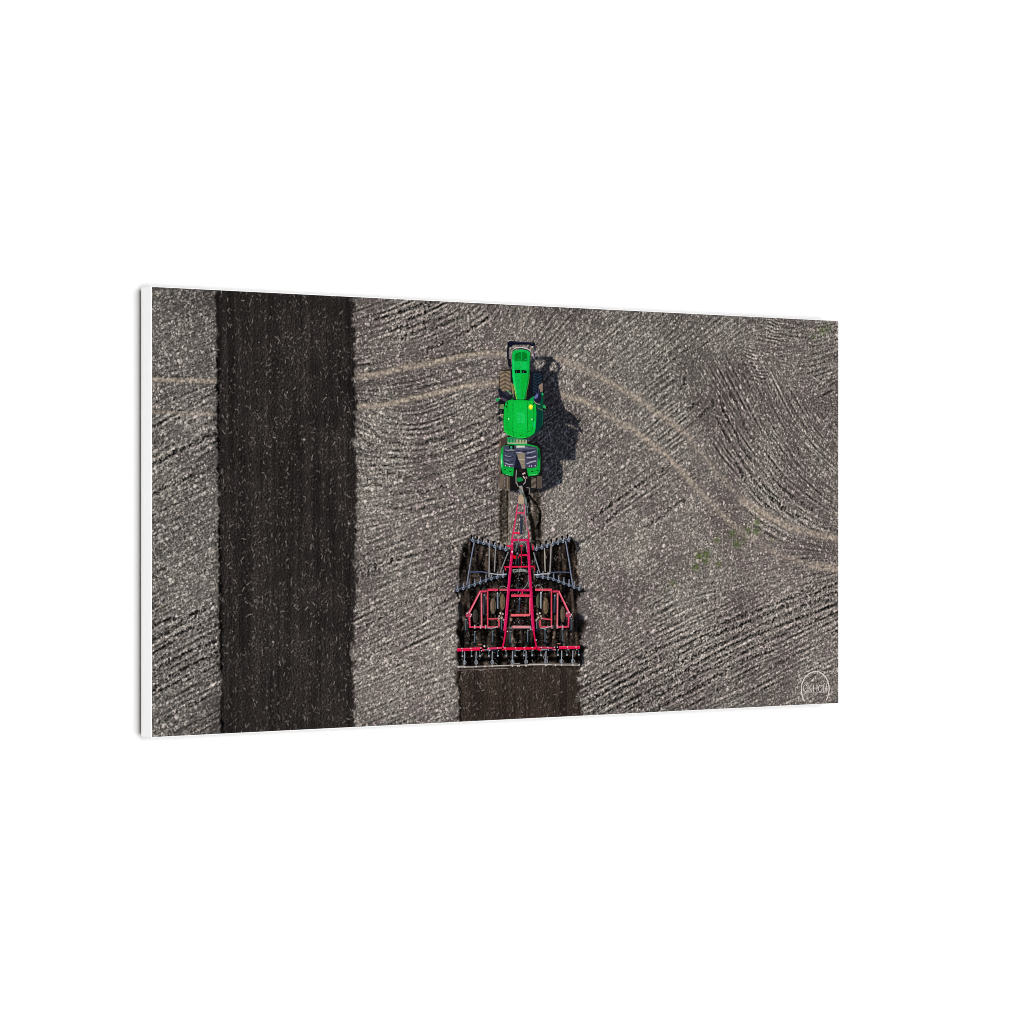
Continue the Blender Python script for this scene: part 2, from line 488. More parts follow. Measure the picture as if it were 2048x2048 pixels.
# straws and stalks
def straws(n, lo, hi, bright, where, ang=None, spread=np.pi):
    x = rng.uniform(0, NX, n); y = rng.uniform(0, NY, n)
    ok = rng.random(n) < where[y.astype(int), x.astype(int)]
    x, y = x[ok], y[ok]; n = len(x)
    a = rng.uniform(0, np.pi, n) if ang is None else ang + rng.normal(0, spread, n)
    L = lo + (hi - lo) * rng.random(n) ** 1.8
    b = bright * rng.uniform(.45, 1.0, n); k = rng.normal(0, .05, n)
    out = np.zeros((NY, NX))
    for t in np.linspace(-.5, .5, 34):
        th = a + k * t * L
        qx, qy = x + np.cos(th) * L * t, y + np.sin(th) * L * t
        fx_, fy_ = np.floor(qx).astype(int), np.floor(qy).astype(int)
        for ddx in (0, 1):
            for ddy in (0, 1):
                wx = (1 - (qx - fx_)) if ddx == 0 else (qx - fx_)
                wy_ = (1 - (qy - fy_)) if ddy == 0 else (qy - fy_)
                ix, iy = fx_ + ddx, fy_ + ddy
                g = (ix >= 0) & (ix < NX) & (iy >= 0) & (iy < NY)
                np.maximum.at(out, (iy[g], ix[g]), (b * np.sqrt(wx * wy_))[g])
    return out


ones = np.ones((NY, NX))
leftblk = (PX < 440).astype(float)
dens = (1 - tsoft) * np.clip(.75 + .25 * mid + .25 * leftblk, .2, 1) * (1 - .8 * track)
st = straws(21000, 2.5, 8.5, .78, dens)
st = np.maximum(st, straws(2600, 7, 15, .95, dens * np.clip(.55 + .4 * leftblk + .3 * (PY > 1150), 0, 1)))
st = np.maximum(st, straws(5200, 2, 7, .75, tsoft, np.pi / 2, .8))
st = np.maximum(st, straws(800, 4.5, 10, 1.0, tsoft, np.pi / 2, .75))
for pts in (z7((830, 760), (825, 920), (805, 1090)), z7((490, 830), (480, 1120), (475, 1280)), z7((600, 860), (598, 1000), (590, 1180)), z7((930, 890), (890, 970)),
            z7((250, 1090), (248, 1300)), z7((130, 1200), (128, 1400)), z7((730, 1640), (765, 1700), (758, 1760)), z7((580, 1340), (595, 1540), (620, 1600)), z7((780, 1170), (850, 1130))):
    st = np.maximum(st, .8 * np.exp(-(dist_line(pts, 4) / .85) ** 2))
# pale pebbles
peb = np.zeros((NY, NX))
def pebbles(n, r0, r1, where):
    global peb
    x = rng.uniform(0, NX, n); y = rng.uniform(0, NY, n); r = r0 + (r1 - r0) * rng.random(n) ** 3
    ok = rng.random(n) < where[y.astype(int), x.astype(int)]
    for X, Y, R, B in zip(x[ok], y[ok], r[ok], rng.uniform(.55, 1.0, n)[ok]):
        x0, x1, y0, y1 = int(max(X - 5, 0)), int(min(X + 6, NX)), int(max(Y - 5, 0)), int(min(Y + 6, NY))
        gx, gy = np.meshgrid(np.arange(x0, x1), np.arange(y0, y1))
        peb[y0:y1, x0:x1] = np.maximum(peb[y0:y1, x0:x1], B * np.clip(1.25 - np.hypot(gx - X, (gy - Y) * 1.1) / R, 0, 1))
rgt = np.clip((PX - 1100) / 500, 0, 1)
pebbles(3600, .8, 2.1, (1 - tsoft) * (.16 + .60 * rgt) * (1 - .7 * track))
pebbles(5200, .55, 1.35, tsoft * np.clip(.5 + .4 * mid, .1, 1))
pebbles(260, 1.0, 2.0, tsoft)
for X, Y, R in ((608, 879, 3.4), (698, 1047, 3), (546, 1284, 2.8), (1281, 940, 5), (1279, 983, 4), (1183, 964, 3), (1143, 1062, 4), (1250, 1066, 3), (1324, 681, 4), (1369, 648, 3.5),
                (1524, 724, 4.5), (1430, 693, 3.5), (1643, 922, 4), (1551, 922, 4), (1549, 1172, 4.5), (1633, 1313, 3), (1305, 1265, 4), (1235, 1237, 5), (1258, 1197, 5), (897, 1390, 4), (1549, 1207, 4), (1655, 847, 3.5), (400, 910, 3)):
    d = np.hypot(PX - X, (PY - Y) * 1.2)
    peb = np.maximum(peb, np.clip(1.3 - d / R, 0, 1))

# --- photographed sunlight over that relief (sun on the left, a little behind the top edge)
def sh(a, dx, dy):
    return np.roll(np.roll(a, dy, 1 - 1), dx, 1)
relief_s = relief + 2.2 * np.clip(st, 0, .6) + 1.6 * peb
dd = (relief_s - .5 * (sh(relief_s, 1, 0) + sh(relief_s, 1, 1))) - .55 * (relief_s - .5 * (sh(relief_s, -1, 0) + sh(relief_s, -1, -1)))
cast = np.zeros((NY, NX))
for k in range(1, 7):
    cast = np.maximum(cast, sh(relief_s, k, int(round(k * .45))) - .85 * k - relief_s)
cast = np.clip(cast / 2.2, 0, 1)
cav = relief_s - blur(relief_s, 2.4)
light = np.clip(1 + .34 * np.tanh(.55 * dd) + .30 * np.tanh(.55 * cav) + .17 * np.clip(ridge, -2.0, 1.1) + .03, .10, 2) * (1 - .62 * cast)

# --- ink values
soil = np.where(PX < 440, .295, .325) * (1 + .07 * grain + .05 * fine + .06 * big + .04 * huge)
base = soil * (1 - has) + has * (soil * .78 + .46 * ctone ** 1.25)
base = base - .022 * np.clip((PX - 1420) / 250, 0, 1) * (PY < 1000)
base = base * (1 - .10 * np.clip((np.abs(VV - .5) - .38) / .12, 0, 1) ** 2)
val = base * light
val *= .412 / val[(~tilled) & (PX > 440)].mean()
val = np.minimum(val, .80) + .35 * np.maximum(val - .80, 0)
tint = np.clip(.5 + .28 * big + .22 * mid + .9 * np.exp(-((PX - 1330) / 130) ** 2 - ((PY - 720) / 110) ** 2), 0, 1.3)
warm = np.array([1.062, .982, .952]); olive = np.array([1.022, 1.0, .930])
cool = np.where((PX < 440)[..., None], np.array([1.045, .985, .955]), warm)
rgb = val[..., None] * (cool * (1 - .45 * tint[..., None]) + olive * .45 * tint[..., None])
# tracks: dusty tan
tk = (.585 * (.52 + .48 * light) * (1 + .10 * fine + .10 * med))[..., None] * np.array([1.07, .98, .885])
rgb = rgb * (1 - .92 * track[..., None]) + tk * .92 * track[..., None]
for pts in (TRK[0][0], TRK[1][0], TRK[2][0], TRK[3][0]):  # photographed shadow line along the upper edge of these tracks
    d = dist_line([(x, y - 5.6) for x, y in pts], 6) + .25 * wig
    rgb *= (1 - .38 * np.exp(-(d / 1.3) ** 2) * np.clip(.7 + .5 * mid, 0, 1) * (1 - tsoft))[..., None]
# tilled
lt = light / max(light[strip1].mean(), 1e-6)
brown = np.where((PX > 850)[..., None], np.array([1.15, .97, .87]), np.array([1.08, .98, .94]))
tb = np.where(PX > 850, .196, .176) + .014 * np.clip(cols, -2.4, 2) + .008 * big + .006 * mid
tv = (tb * (.25 + .75 * lt) * (.86 + .5 * ttone * (tcl > .2)))[..., None] * brown
rgb = rgb * (1 - tsoft[..., None]) + tv * tsoft[..., None]
# the cut edge on the left of the finished band with its photographed shadow line, the crumbled one on its right
d = PX - edgeL[:, None]
rgb *= (1 - .88 * np.exp(-((d + .5 + .4 * wig) / 2.9) ** 2) * np.clip(.9 + .3 * mid, 0, 1))[..., None]
rgb *= (1 - .32 * np.exp(-((d + 6 + 2 * wig) / 5) ** 2) * np.clip(mid + .3, 0, 1))[..., None]
d = PX - edgeR[:, None]
rgb *= (1 - .16 * np.exp(-((d + 6) / 9.0) ** 2))[..., None]
for e in (eL2,):
    d = PX - e[:, None] - 4
    rgb *= (1 - .7 * np.exp(-(d / 2.2) ** 2) * (PY > 1170))[..., None]
# ground being worked under the harrow: wet dark rows, with photographed shade in the black gaps
rowx = norm(blur(rng.standard_normal((NY, NX)), 1.9, 9)); rowb = norm(blur(rng.standard_normal((NY, NX)), 3.2, 16))
uz = np.clip(blur((zone | (strip2 & (PY > 1200))).astype(float), 2.0), 0, 1) * np.clip((1338 - PY) / 8, 0, 1)
lump, ltone = bumps(4600, 2.2, 5.5, .4, None, lambda n: rng.random(n)); lump /= lump.max()
wet = np.clip(.075 + .06 * np.clip(rowx + .5 * rowb, -1.2, 2.2) + .42 * lump ** 1.3 * (.25 + .75 * ltone ** 1.5) * np.clip(.75 + .45 * rowb, .1, 1.4) * (.35 + .65 * lt) + .03 * grain, .012, .46)
wet = 1.2 * wet[..., None] * np.array([1.17, .98, .86])
rgb = rgb * (1 - uz[..., None]) + wet * uz[..., None]
# dark ruts behind the crawler tracks, and the hoses' photographed shadow
for pts, w, a in ((c3((745, 30), (745, 690)), 7.5, .42), (c3((700, 20), (700, 690)), 3.2, .62), (c3((792, 20), (790, 700)), 2.2, .72), (c3((1190, 40), (1215, 700)), 9, .50), (c3((1245, 300), (1225, 700)), 2.6, .55),
                  (c3((1060, 20), (1085, 300), (1130, 440), (1160, 720)), 5.0, .84), (c3((1110, 110), (1190, 190), (1250, 290), (1240, 420), (1205, 520)), 2.6, .8), (c3((1040, 0), (1090, 120)), 4.5, .8)):
    dl_ = dist_line(pts, w * 3 + 4)
    rgb *= (1 - a * np.exp(-((dl_ + .5 * mid) / w) ** 4))[..., None] * np.where((dl_ < w * 1.3)[..., None], np.array([1.03, 1.0, .95]), 1)
# photographed shade thrown by the harrow's frame onto the soil between its bars
hsh = np.zeros((NY, NX))
for pts, w in ((((855, 690), (830, 1080), (803, 1380), (778, 1700), (752, 1942)), 3.6), (((1072, 690), (1097, 1150), (1115, 1400), (1148, 1942)), 3.6), (((500, 1398), (412, 1400), (262, 1690), (270, 1892), (480, 1892)), 2.6), (((1412, 1400), (1498, 1400), (1637, 1690), (1630, 1888), (1470, 1892)), 2.6),
               (((515, 1377), (1405, 1377)), 3.2), (((840, 1458), (1105, 1458)), 3), (((835, 1728), (1100, 1725)), 3), (((270, 682), (560, 762), (800, 832)), 4.0), (((1150, 822), (1390, 752), (1668, 668)), 4.0), (((62, 1388), (300, 1312), (545, 1222), (770, 1172)), 4.2), (((1165, 1180), (1400, 1222), (1640, 1312), (1812, 1378)), 4.2),
               (((430, 1420), (432, 1890)), 2.2), (((1482, 1420), (1476, 1890)), 2.2), (((516, 1390), (516, 1885)), 2.4), (((1396, 1385), (1396, 1885)), 2.4), (((910, 780), (905, 1040)), 8), (((1000, 780), (1000, 1040)), 7), (((590, 1500), (590, 1700)), 7), (((722, 1450), (722, 1640)), 6), (((1318, 1500), (1318, 1700)), 7), (((95, 2222), (1790, 2190)), 6.5), (((95, 2330), (1790, 2310)), 4.5), (((950, 1180), (950, 1300)), 10)):
    hsh = np.maximum(hsh, np.exp(-(dist_line([(x + 4.2, y + 2.6) for x, y in c3(*pts)], w * 2.5 + 4) / w) ** 4))
rgb *= (1 - .82 * hsh * (PY > 1085))[..., None]
# straws, pebbles
sc_ = np.array([.735, .695, .655])
sa = np.clip(st * np.where(tilled, .72, .64) * (.6 + .4 * np.clip(light, 0, 1.5)), 0, .9)[..., None]
rgb = rgb * (1 - sa) + sc_ * sa
pa = np.clip(peb * np.where(tilled, .74, .54), 0, .92)[..., None]
rgb = rgb * (1 - pa) + np.array([.84, .81, .80]) * pa
# weeds
leaf = np.clip(.5 + .6 * band(1.0, 3.0), 0, 1.3)
for X, Y, R, A in ((1397, 1112, 7, 1), (1412, 1108, 7, 1), (1411, 1123, 6, .9), (1391, 1135, 6.5, 1), (1434, 1081, 6, .8), (1437, 1127, 5.5, .8), (1465, 1067, 7, .8), (1473, 1088, 8, .85), (1496, 1060, 6, .8),
                   (1514, 1045, 6, .85), (1513, 1063, 6.5, .9), (1488, 1081, 5, .6), (1346, 1166, 7, .55), (1330, 1183, 5, .35), (1645, 662, 7, .8), (1627, 675, 6, .4), (1660, 655, 5, .4), (326, 1215, 5, .35), (372, 1290, 5, .3), (1670, 1028, 5, .35), (1545, 1080, 6, .35)):
    w = np.minimum(1.0 * A * np.exp(-(((PX - X) / R) ** 2 + ((PY - Y) / R) ** 2)), 1) * np.clip(.35 + .65 * leaf, 0, 1)
    g = np.stack([.15 + .17 * leaf, .23 + .17 * leaf, .08 + .08 * leaf], -1)
    rgb = rgb * (1 - w[..., None]) + g * w[..., None]
# photographed shade beside the tractor and the harrow
t1, t2 = crop(970, 660, 9.66), crop(970, 820, 9.66)
shade = inside(t1((860, 505), (960, 520), (1300, 505), (1340, 580), (1440, 650), (1462, 740), (1405, 830), (1412, 1000), (1440, 1200), (1490, 1400), (1560, 1540), (1720, 1640), (1800, 1740), (1840, 1700), (1850, 1770))
               + t2((1790, 260), (1840, 280), (1800, 300), (1850, 340), (1900, 460), (1800, 410), (1790, 560), (1745, 720), (1750, 965), (1440, 970), (1500, 1120), (1490, 1410), (1280, 1510), (1100, 1595), (600, 1595), (480, 1560), (480, 600))
               + t1((860, 1300)))
hole = inside(t1((960, 580), (1080, 575), (1180, 590), (1130, 690), (1080, 745), (980, 760), (950, 680))) | inside(t1((1290, 620), (1340, 610), (1400, 690), (1400, 760), (1360, 820), (1300, 790), (1240, 790), (1260, 700))) \
    | inside(t2((1530, 265), (1600, 260), (1790, 350), (1780, 390), (1640, 330)))
shade &= ~hole
hs = inside(c3((1670, 640), (1760, 720), (1800, 800), (1760, 900), (1740, 760))) | inside(c3((1740, 1330), (1890, 1400), (1760, 1420))) | inside(c3((1700, 1690), (1800, 1780), (1830, 1960), (1700, 1960))) \
    | inside(c4((1740, 580), (1840, 640), (1850, 760), (1760, 860))) | inside(c4((1780, 1020), (1850, 1050), (1932, 1075), (1840, 1090), (1850, 1300), (1790, 1330))) | inside(c4((120, 450), (165, 450), (160, 1010), (140, 1010)))
ss = np.clip(blur(shade.astype(float), 1.0) + blur(hs.astype(float), 1.1), 0, 1)
sv = (rgb * .37 + .006 + .05 * (light[..., None] - 1) + .16 * st[..., None] * (big[..., None] > -.3)) * np.array([.86, .93, 1.10])
rgb = rgb * (1 - ss[..., None]) + np.clip(sv, .02, 1) * ss[..., None]
rgb = np.clip(rgb, .012, .93)
ink_lin = lin(rgb * 255.0) / E_FACE

# --- sheet(s): the untouched field and the tilled ground share the grid, split along the tilled edge
colf = np.ones((NY * NX, 4), np.float32)
colf[:, :3] = ink_lin.reshape(-1, 3)
fm = bpy.data.materials.new('printed_field_ink')
fm.use_nodes = True
b = fm.node_tree.nodes['Principled BSDF']
b.inputs['Roughness'].default_value = 0.9
b.inputs['Specular IOR Level'].default_value = 0.0
at = fm.node_tree.nodes.new('ShaderNodeAttribute')
at.attribute_name = 'ink'
fm.node_tree.links.new(at.outputs['Color'], b.inputs['Base Color'])
verts = np.stack([UU * H, np.full_like(UU, -0.0001), (1 - VV) * H], -1).reshape(-1, 3).astype(np.float32)


def sheet(name, mask, parent):
    iy, ix = np.nonzero(mask)
    a = iy * NX + ix
    quads = np.stack([a, a + NX, a + NX + 1, a + 1], 1)
    used, inv = np.unique(quads.ravel(), return_inverse=True)
    me = bpy.data.meshes.new(name)
    n = len(quads)
    me.vertices.add(len(used)); me.vertices.foreach_set('co', verts[used].ravel())
    me.loops.add(4 * n); me.loops.foreach_set('vertex_index', inv.astype(np.int32).ravel())
    me.polygons.add(n); me.polygons.foreach_set('loop_start', np.arange(0, 4 * n, 4, dtype=np.int32))
    try:
        me.polygons.foreach_set('loop_total', np.full(n, 4, np.int32))
    except Exception:
        pass
    me.update(calc_edges=True)
    at_ = me.attributes.new('ink', 'FLOAT_COLOR', 'POINT')
    at_.data.foreach_set('color', colf[used].ravel())
    me.materials.append(fm)
    o = bpy.data.objects.new(name, me)
    COL.objects.link(o)
    o.parent = parent
    return o


cm = np.zeros((NY, NX), bool)
inner = np.zeros((NY, NX), bool); inner[:-1, :-1] = True
field = sheet('printed_field', inner & ~tilled, root)
sheet('tilled_band', inner & strip1, field)['label'] = 'broad finished band of dark tilled soil'
sheet('tilled_band', inner & strip2 & ~strip1, field)['label'] = 'dark soil under and behind the harrow'

# ------------------------------------------------------------------ the printed tractor
DK, NAVY, GRN, GRD = (22, 22, 24), (26, 28, 44), (0, 196, 62), (4, 66, 48)
T = Flat(2)                     # dark running gear that shows between the other parts
T.poly(t1((430, 560), (500, 560), (500, 760), (880, 760), (900, 800), (1110, 800), (1118, 1240), (1120, 1932), (985, 1932), (360, 1932), (345, 1650), (255, 1640), (262, 1340), (500, 1300), (490, 740), (450, 700)), (20, 21, 26))
T.poly(t2((290, 640), (1050, 640), (1100, 760), (1100, 1300), (890, 1300), (885, 1560), (480, 1560), (480, 1290), (300, 1240)), (22, 20, 21), dl=.2)
T.line(t2((605, 1160), (597, 1280), (598, 1420)), 1.6, (150, 146, 140), dl=.6)
T.poly(t1((500, 1010), (535, 1040), (570, 1240), (520, 1230)), (140, 125, 80), dl=.5)
T.poly(t1((515, 1240), (560, 1240), (575, 1330), (520, 1340)), (30, 60, 40), dl=.6)
for pts, c, w in ((((720, 1240), (775, 1215)), (205, 170, 170), 3.2), (((735, 1280), (770, 1325)), (200, 180, 175), 2.6), (((790, 1290), (805, 1320)), (190, 150, 150), 2.6), (((660, 1160), (720, 1180)), (46, 30, 34), 5)):
    T.line(t2(*pts), w, c, dl=.7)
T.poly(t2((610, 1310), (690, 1298), (735, 1335), (730, 1365), (650, 1392), (612, 1370)), (18, 130, 66), dl=.8)
T.line(t2((750, 1300), (778, 1340), (775, 1400), (735, 1440)), 1.5, (165, 160, 158), dl=.9)
T.line(t2((610, 1400), (620, 1440), (640, 1480)), 1.8, (150, 145, 140), dl=.9)
T.poly(t2((650, 1470), (715, 1460), (730, 1530), (745, 1600), (705, 1610), (670, 1560)), (150, 148, 142), dl=.9)
T.line(t2((660, 1500), (730, 1620)), 1.3, (60, 70, 66), dl=1.0)
T.line(t2((800, 1495), (860, 1510), (850, 1630)), 2.0, (128, 122, 116), dl=.9)
tractor = T.build('printed_tractor', root, 'green tracked tractor seen from straight above')

F = Flat(6)
F.poly(t1((430, 245), (470, 208), (600, 222), (930, 240), (965, 250), (975, 320), (890, 312), (860, 285), (700, 285), (560, 285), (500, 330), (470, 340), (440, 330)), (17, 19, 34))
F.line(t1((455, 300), (438, 400), (442, 560), (480, 640), (505, 705)), [5, 4.4, 3.4, 3.6, 3.6], (24, 26, 34), dl=.1)
F.line(t1((955, 300), (968, 380), (950, 470), (940, 560)), [3.5, 2.6, 2.6, 3], (52, 50, 62), dl=.1)
F.line(t1((395, 430), (408, 470), (390, 500)), 1.6, (165, 172, 178), dl=.1)
F.line(t1((480, 225), (920, 258)), 1.2, (42, 46, 70), dl=.2)
F.line(t1((958, 420), (968, 455)), 2.0, (190, 180, 205), dl=.2)
F.line(t1((930, 480), (945, 560)), 1.6, (150, 140, 165), dl=.2)
F.line(t1((470, 430), (470, 560)), 1.2, (120, 108, 112), dl=.2)
F.build('front_weight_frame', tractor)

G = Flat(7)
G.line(t1((545, 385), (590, 348), (700, 335), (800, 358), (885, 415)), 2.0, (212, 196, 204))
G.line(t1((540, 395), (600, 365), (700, 358), (800, 378), (870, 420)), 2.2, (18, 66, 48), dl=.2)
G.build('bumper', tractor)

K = Flat(8)
K.poly(t1((528, 430), (560, 395), (690, 376), (810, 392), (866, 436), (872, 560), (862, 700), (855, 860), (830, 1050), (795, 1200), (775, 1340), (600, 1342), (582, 1230), (548, 1060), (525, 900), (518, 700), (520, 520)), (10, 180, 74))
K.poly(t1((842, 480), (868, 500), (872, 560), (862, 700), (855, 860), (830, 1050), (795, 1200), (775, 1340), (745, 1340), (775, 1200), (808, 1020), (832, 820), (845, 640)), (6, 138, 48), dl=.2)
K.poly(t1((700, 620), (800, 620), (805, 760), (695, 760)), (14, 194, 84), dl=.1)
K.poly(t1((700, 850), (812, 850), (790, 1020), (750, 1200), (735, 1330), (690, 1330)), (8, 172, 52), dl=.1)
K.poly(t1((530, 560), (560, 620), (565, 800), (575, 960), (620, 1240), (600, 1230), (555, 1040), (532, 880)), (22, 206, 100), dl=.15)
K.line(t1((548, 1050), (585, 1220), (603, 1338)), 1.1, (176, 214, 84), dl=.3)
K.line(t1((858, 860), (835, 1040), (800, 1190), (785, 1335)), .8, (96, 130, 50), dl=.3)
K.line(t1((690, 620), (688, 660)), .7, (130, 226, 160), dl=.3)
hood = K.build('hood', tractor)
for pts in (((570, 602), (568, 480), (590, 445), (688, 424), (690, 596)), ((704, 424), (790, 440), (814, 480), (815, 605), (704, 596))):
    g = Flat(10)
    g.poly(t1(*pts), (2, 122, 36))
    a, b_ = pts[0], pts[-1]
    g.poly(t1((pts[0][0] + 6, 560), (pts[-1][0] - 4, 552), (pts[-1][0] - 4, 596), (pts[0][0] + 4, 600)), (4, 138, 44), dl=.2)
    if pts[0][0] > 600:
        g.line(t1((765, 575), (795, 572)), 1.6, (70, 165, 150), dl=.3)
    g.build('intake_screen', hood)
for pts in (((566, 776), (676, 768), (680, 830), (574, 838)), ((698, 770), (800, 784), (804, 836), (706, 834))):
    g = Flat(10)
    g.poly(t1(*pts), (6, 22, 16))
    x0 = pts[0][0]
    g.poly(t1((x0 + 30, 805), (x0 + 42, 800), (x0 + 48, 826), (x0 + 36, 826)), (70, 96, 86), dl=.2)
    g.build('air_vent', hood)


def chevrons(f, c, x0, x1, y0, y1, n, w, rgb, mid_x, slope, dl):
    for i in range(n):
        y = y0 + (y1 - y0) * (i + .5) / n
        f.line(c((x0, y + slope), (mid_x - 6, y - slope)), w, rgb, dl=dl)
        f.line(c((mid_x + 6, y - slope), (x1, y + slope)), w, rgb, dl=dl)


L = Flat(4)
L.poly(t1((288, 785), (485, 745), (490, 1190), (420, 1195), (260, 1175), (275, 900)), (56, 48, 42))
chevrons(L, t1, 285, 488, 790, 1180, 15, 1.25, (164, 142, 118), 385, -10, .2)
L.build('front_track', tractor)
L = Flat(4)
L.poly(t1((905, 812), (1010, 795), (1110, 805), (1112, 1180), (1000, 1245), (890, 1250)), (13, 19, 28))
chevrons(L, t1, 920, 1095, 825, 1230, 14, 1.0, (44, 62, 78), 1005, 12, .2)
L.poly(t1((1060, 1050), (1110, 1020), (1112, 1190), (1065, 1200), (1030, 1100)), (142, 120, 104), dl=.4)
L.build('front_track', tractor)
L = Flat(4)
L.poly(t2((272, 560), (420, 520), (420, 640), (350, 690), (300, 780), (300, 1220), (370, 1275), (368, 1500), (282, 1500), (268, 1250), (275, 800)), (72, 60, 52))
for i in range(24):
    y = 1235 + i * 20
    if y < 1500:
        L.line(t2((270, y), (365, y + 14)), .95, (128, 112, 98), dl=.2)
for i in range(28):
    y = 600 + i * 22
    L.line(t2((270, y), (302, y + 6)), 1.0, (132, 112, 94), dl=.2)
L.poly(t2((378, 1275), (480, 1295), (482, 1530), (388, 1530)), (84, 74, 64), dl=.2)
L.line(t2((430, 1290), (436, 1525)), 1.8, (130, 116, 102), dl=.4)
L.build('rear_track', tractor)
L = Flat(4)
L.poly(t2((888, 1290), (990, 1280), (990, 1520), (895, 1520)), (40, 34, 32))
for i in range(9):
    L.line(t2((892, 1310 + i * 23), (985, 1322 + i * 23)), .95, (138, 124, 112), dl=.2)
L.poly(t2((1000, 1275), (1098, 1275), (1096, 1505), (1005, 1520)), (88, 77, 67), dl=.2)
L.line(t2((1050, 1285), (1050, 1510)), 1.6, (84, 74, 66), dl=.4)
L.build('rear_track', tractor)

# the near and far corners of the cab: steps, mirrors, exhaust
M = Flat(7)
M.poly(t1((245, 1165), (262, 1128), (300, 1135), (335, 1190), (420, 1195), (500, 1265), (525, 1345), (400, 1392), (285, 1315), (272, 1240)), (26, 29, 40))
M.poly(t1((300, 1300), (335, 1300), (425, 1350), (395, 1388), (310, 1345)), (78, 66, 80), dl=.2)
M.poly(t1((330, 1200), (415, 1205), (480, 1265), (440, 1290)), (46, 48, 62), dl=.2)
M.line(t1((400, 1160), (470, 1205), (520, 1245)), 1.6, (84, 160, 110), dl=.3)
M.line(t1((540, 1180), (545, 1290)), 1.4, (120, 118, 110), dl=.3)
M.build('mirror_arm', tractor)
M = Flat(7)
M.poly(t1((198, 1345), (235, 1312), (278, 1320), (270, 1362), (222, 1385)), (26, 160, 92))
M.line(t1((110, 1375), (200, 1385)), 1.2, (52, 44, 40), dl=.2)
M.build('mirror', tractor)
M = Flat(7)
M.poly(t1((835, 1345), (900, 1330), (945, 1270), (1010, 1230), (1090, 1205), (1128, 1220), (1122, 1420), (1118, 1570), (990, 1510), (978, 1430)), (4, 76, 50))
M.poly(t1((850, 1340), (940, 1275), (965, 1300), (975, 1400), (920, 1370)), (10, 150, 76), dl=.2)
M.line(t1((1105, 1215), (1112, 1255)), 2.4, (62, 190, 120), dl=.3)
M.line(t1((945, 1365), (985, 1420), (1060, 1440)), 1.3, (176, 170, 160), dl=.4)
M.line(t1((1000, 1510), (1060, 1535), (1115, 1555)), 1.6, (150, 150, 110), dl=.4)
M.build('cab_step', tractor)
M = Flat(9)
M.poly(t1((932, 1320), (955, 1255), (1005, 1205), (1015, 1140), (1056, 1140), (1062, 1225), (1088, 1290), (1082, 1365), (1035, 1420), (985, 1410), (948, 1370)), (24, 26, 46))
M.poly(t1((945, 1300), (1000, 1222), (1030, 1250), (1010, 1310), (960, 1335)), (98, 106, 160), dl=.2)
M.line(t1((1032, 1145), (1030, 1235)), 1.4, (60, 64, 110), dl=.3)
M.build('exhaust_stack', tractor)
M = Flat(7)
M.poly(t1((1105, 1462), (1140, 1442), (1176, 1490), (1165, 1522), (1128, 1505)), (46, 168, 92))
M.line(t1((1000, 1450), (1100, 1475)), 1.2, (40, 42, 46), dl=.2)
M.build('mirror', tractor)
M = Flat(6)
M.poly(t1((282, 1440), (362, 1428), (360, 1530), (275, 1524)), (96, 138, 92))
M.poly(t1((290, 1450), (330, 1445), (325, 1510), (288, 1510)), (128, 112, 84), dl=.2)
M.line(t1((300, 1545), (300, 1600)), 4.0, (52, 54, 66), dl=.2)
M.line(t1((290, 1630), (350, 1640)), 2.6, (176, 164, 132), dl=.2)
M.build('battery_box', tractor)
M = Flat(6)
M.oval(*t2((300, 165))[0], 4.6, 5.2, (34, 44, 42))
M.line(t2((290, 110), (345, 160)), 1.4, (150, 140, 112), dl=.2)
M.build('fuel_filler', tractor)

M = Flat(8)
M.poly(t1((985, 1495), (1000, 1505), (1120, 1560)) + t2((1112, 250), (1100, 310), (1040, 400), (955, 475), (930, 480)) + t1((960, 1700)), (7, 56, 50))
M.line(t1((1115, 1570)) + t2((1108, 260), (1098, 308)), 1.2, (14, 88, 66), dl=.2)
M.build('cab_side', tractor)

R = Flat(11)
R.poly(t1((395, 1402), (430, 1368), (530, 1338), (600, 1352), (740, 1346), (860, 1352), (922, 1372), (972, 1430), (988, 1600)) +
       t2((984, 200), (972, 360), (945, 455), (870, 508), (800, 532), (680, 534), (540, 516), (430, 470), (358, 388), (352, 250)) + t1((358, 1600), (372, 1480)), (10, 182, 58))
R.poly(t1((545, 1400), (808, 1400), (818, 1500), (815, 1932)) + t2((805, 430), (545, 425)) + t1((535, 1932), (538, 1500)), (12, 190, 66), dl=.1)
R.poly(t1((620, 1600), (760, 1590), (770, 1900)) + t2((740, 260), (610, 250)), (26, 198, 88), dl=.12)
R.poly(t2((930, 230), (950, 200), (955, 330), (935, 350)), (10, 200, 130), dl=.15)
dk = (4, 92, 34)
R.line(t1((540, 1390), (538, 1500), (534, 1932)) + t2((540, 430), (546, 515)), .95, dk, dl=.3)
R.line(t1((808, 1390), (818, 1500), (812, 1932)) + t2((808, 430), (800, 528)), .8, dk, dl=.3)
R.line(t1((430, 1440), (422, 1600)) + t2((420, 200), (420, 372), (540, 420)), .8, dk, dl=.3)
R.line(t1((930, 1470), (936, 1600)) + t2((932, 200), (915, 385), (810, 430)), .8, dk, dl=.3)
R.line(t2((358, 388), (430, 470), (540, 516), (680, 534), (800, 530)), 1.0, (40, 224, 70), dl=.3)
R.line(t1((525, 1350), (600, 1352)), 1.4, (10, 40, 26), dl=.4)
R.line(t1((740, 1350), (860, 1360)), 1.4, (10, 40, 26), dl=.4)
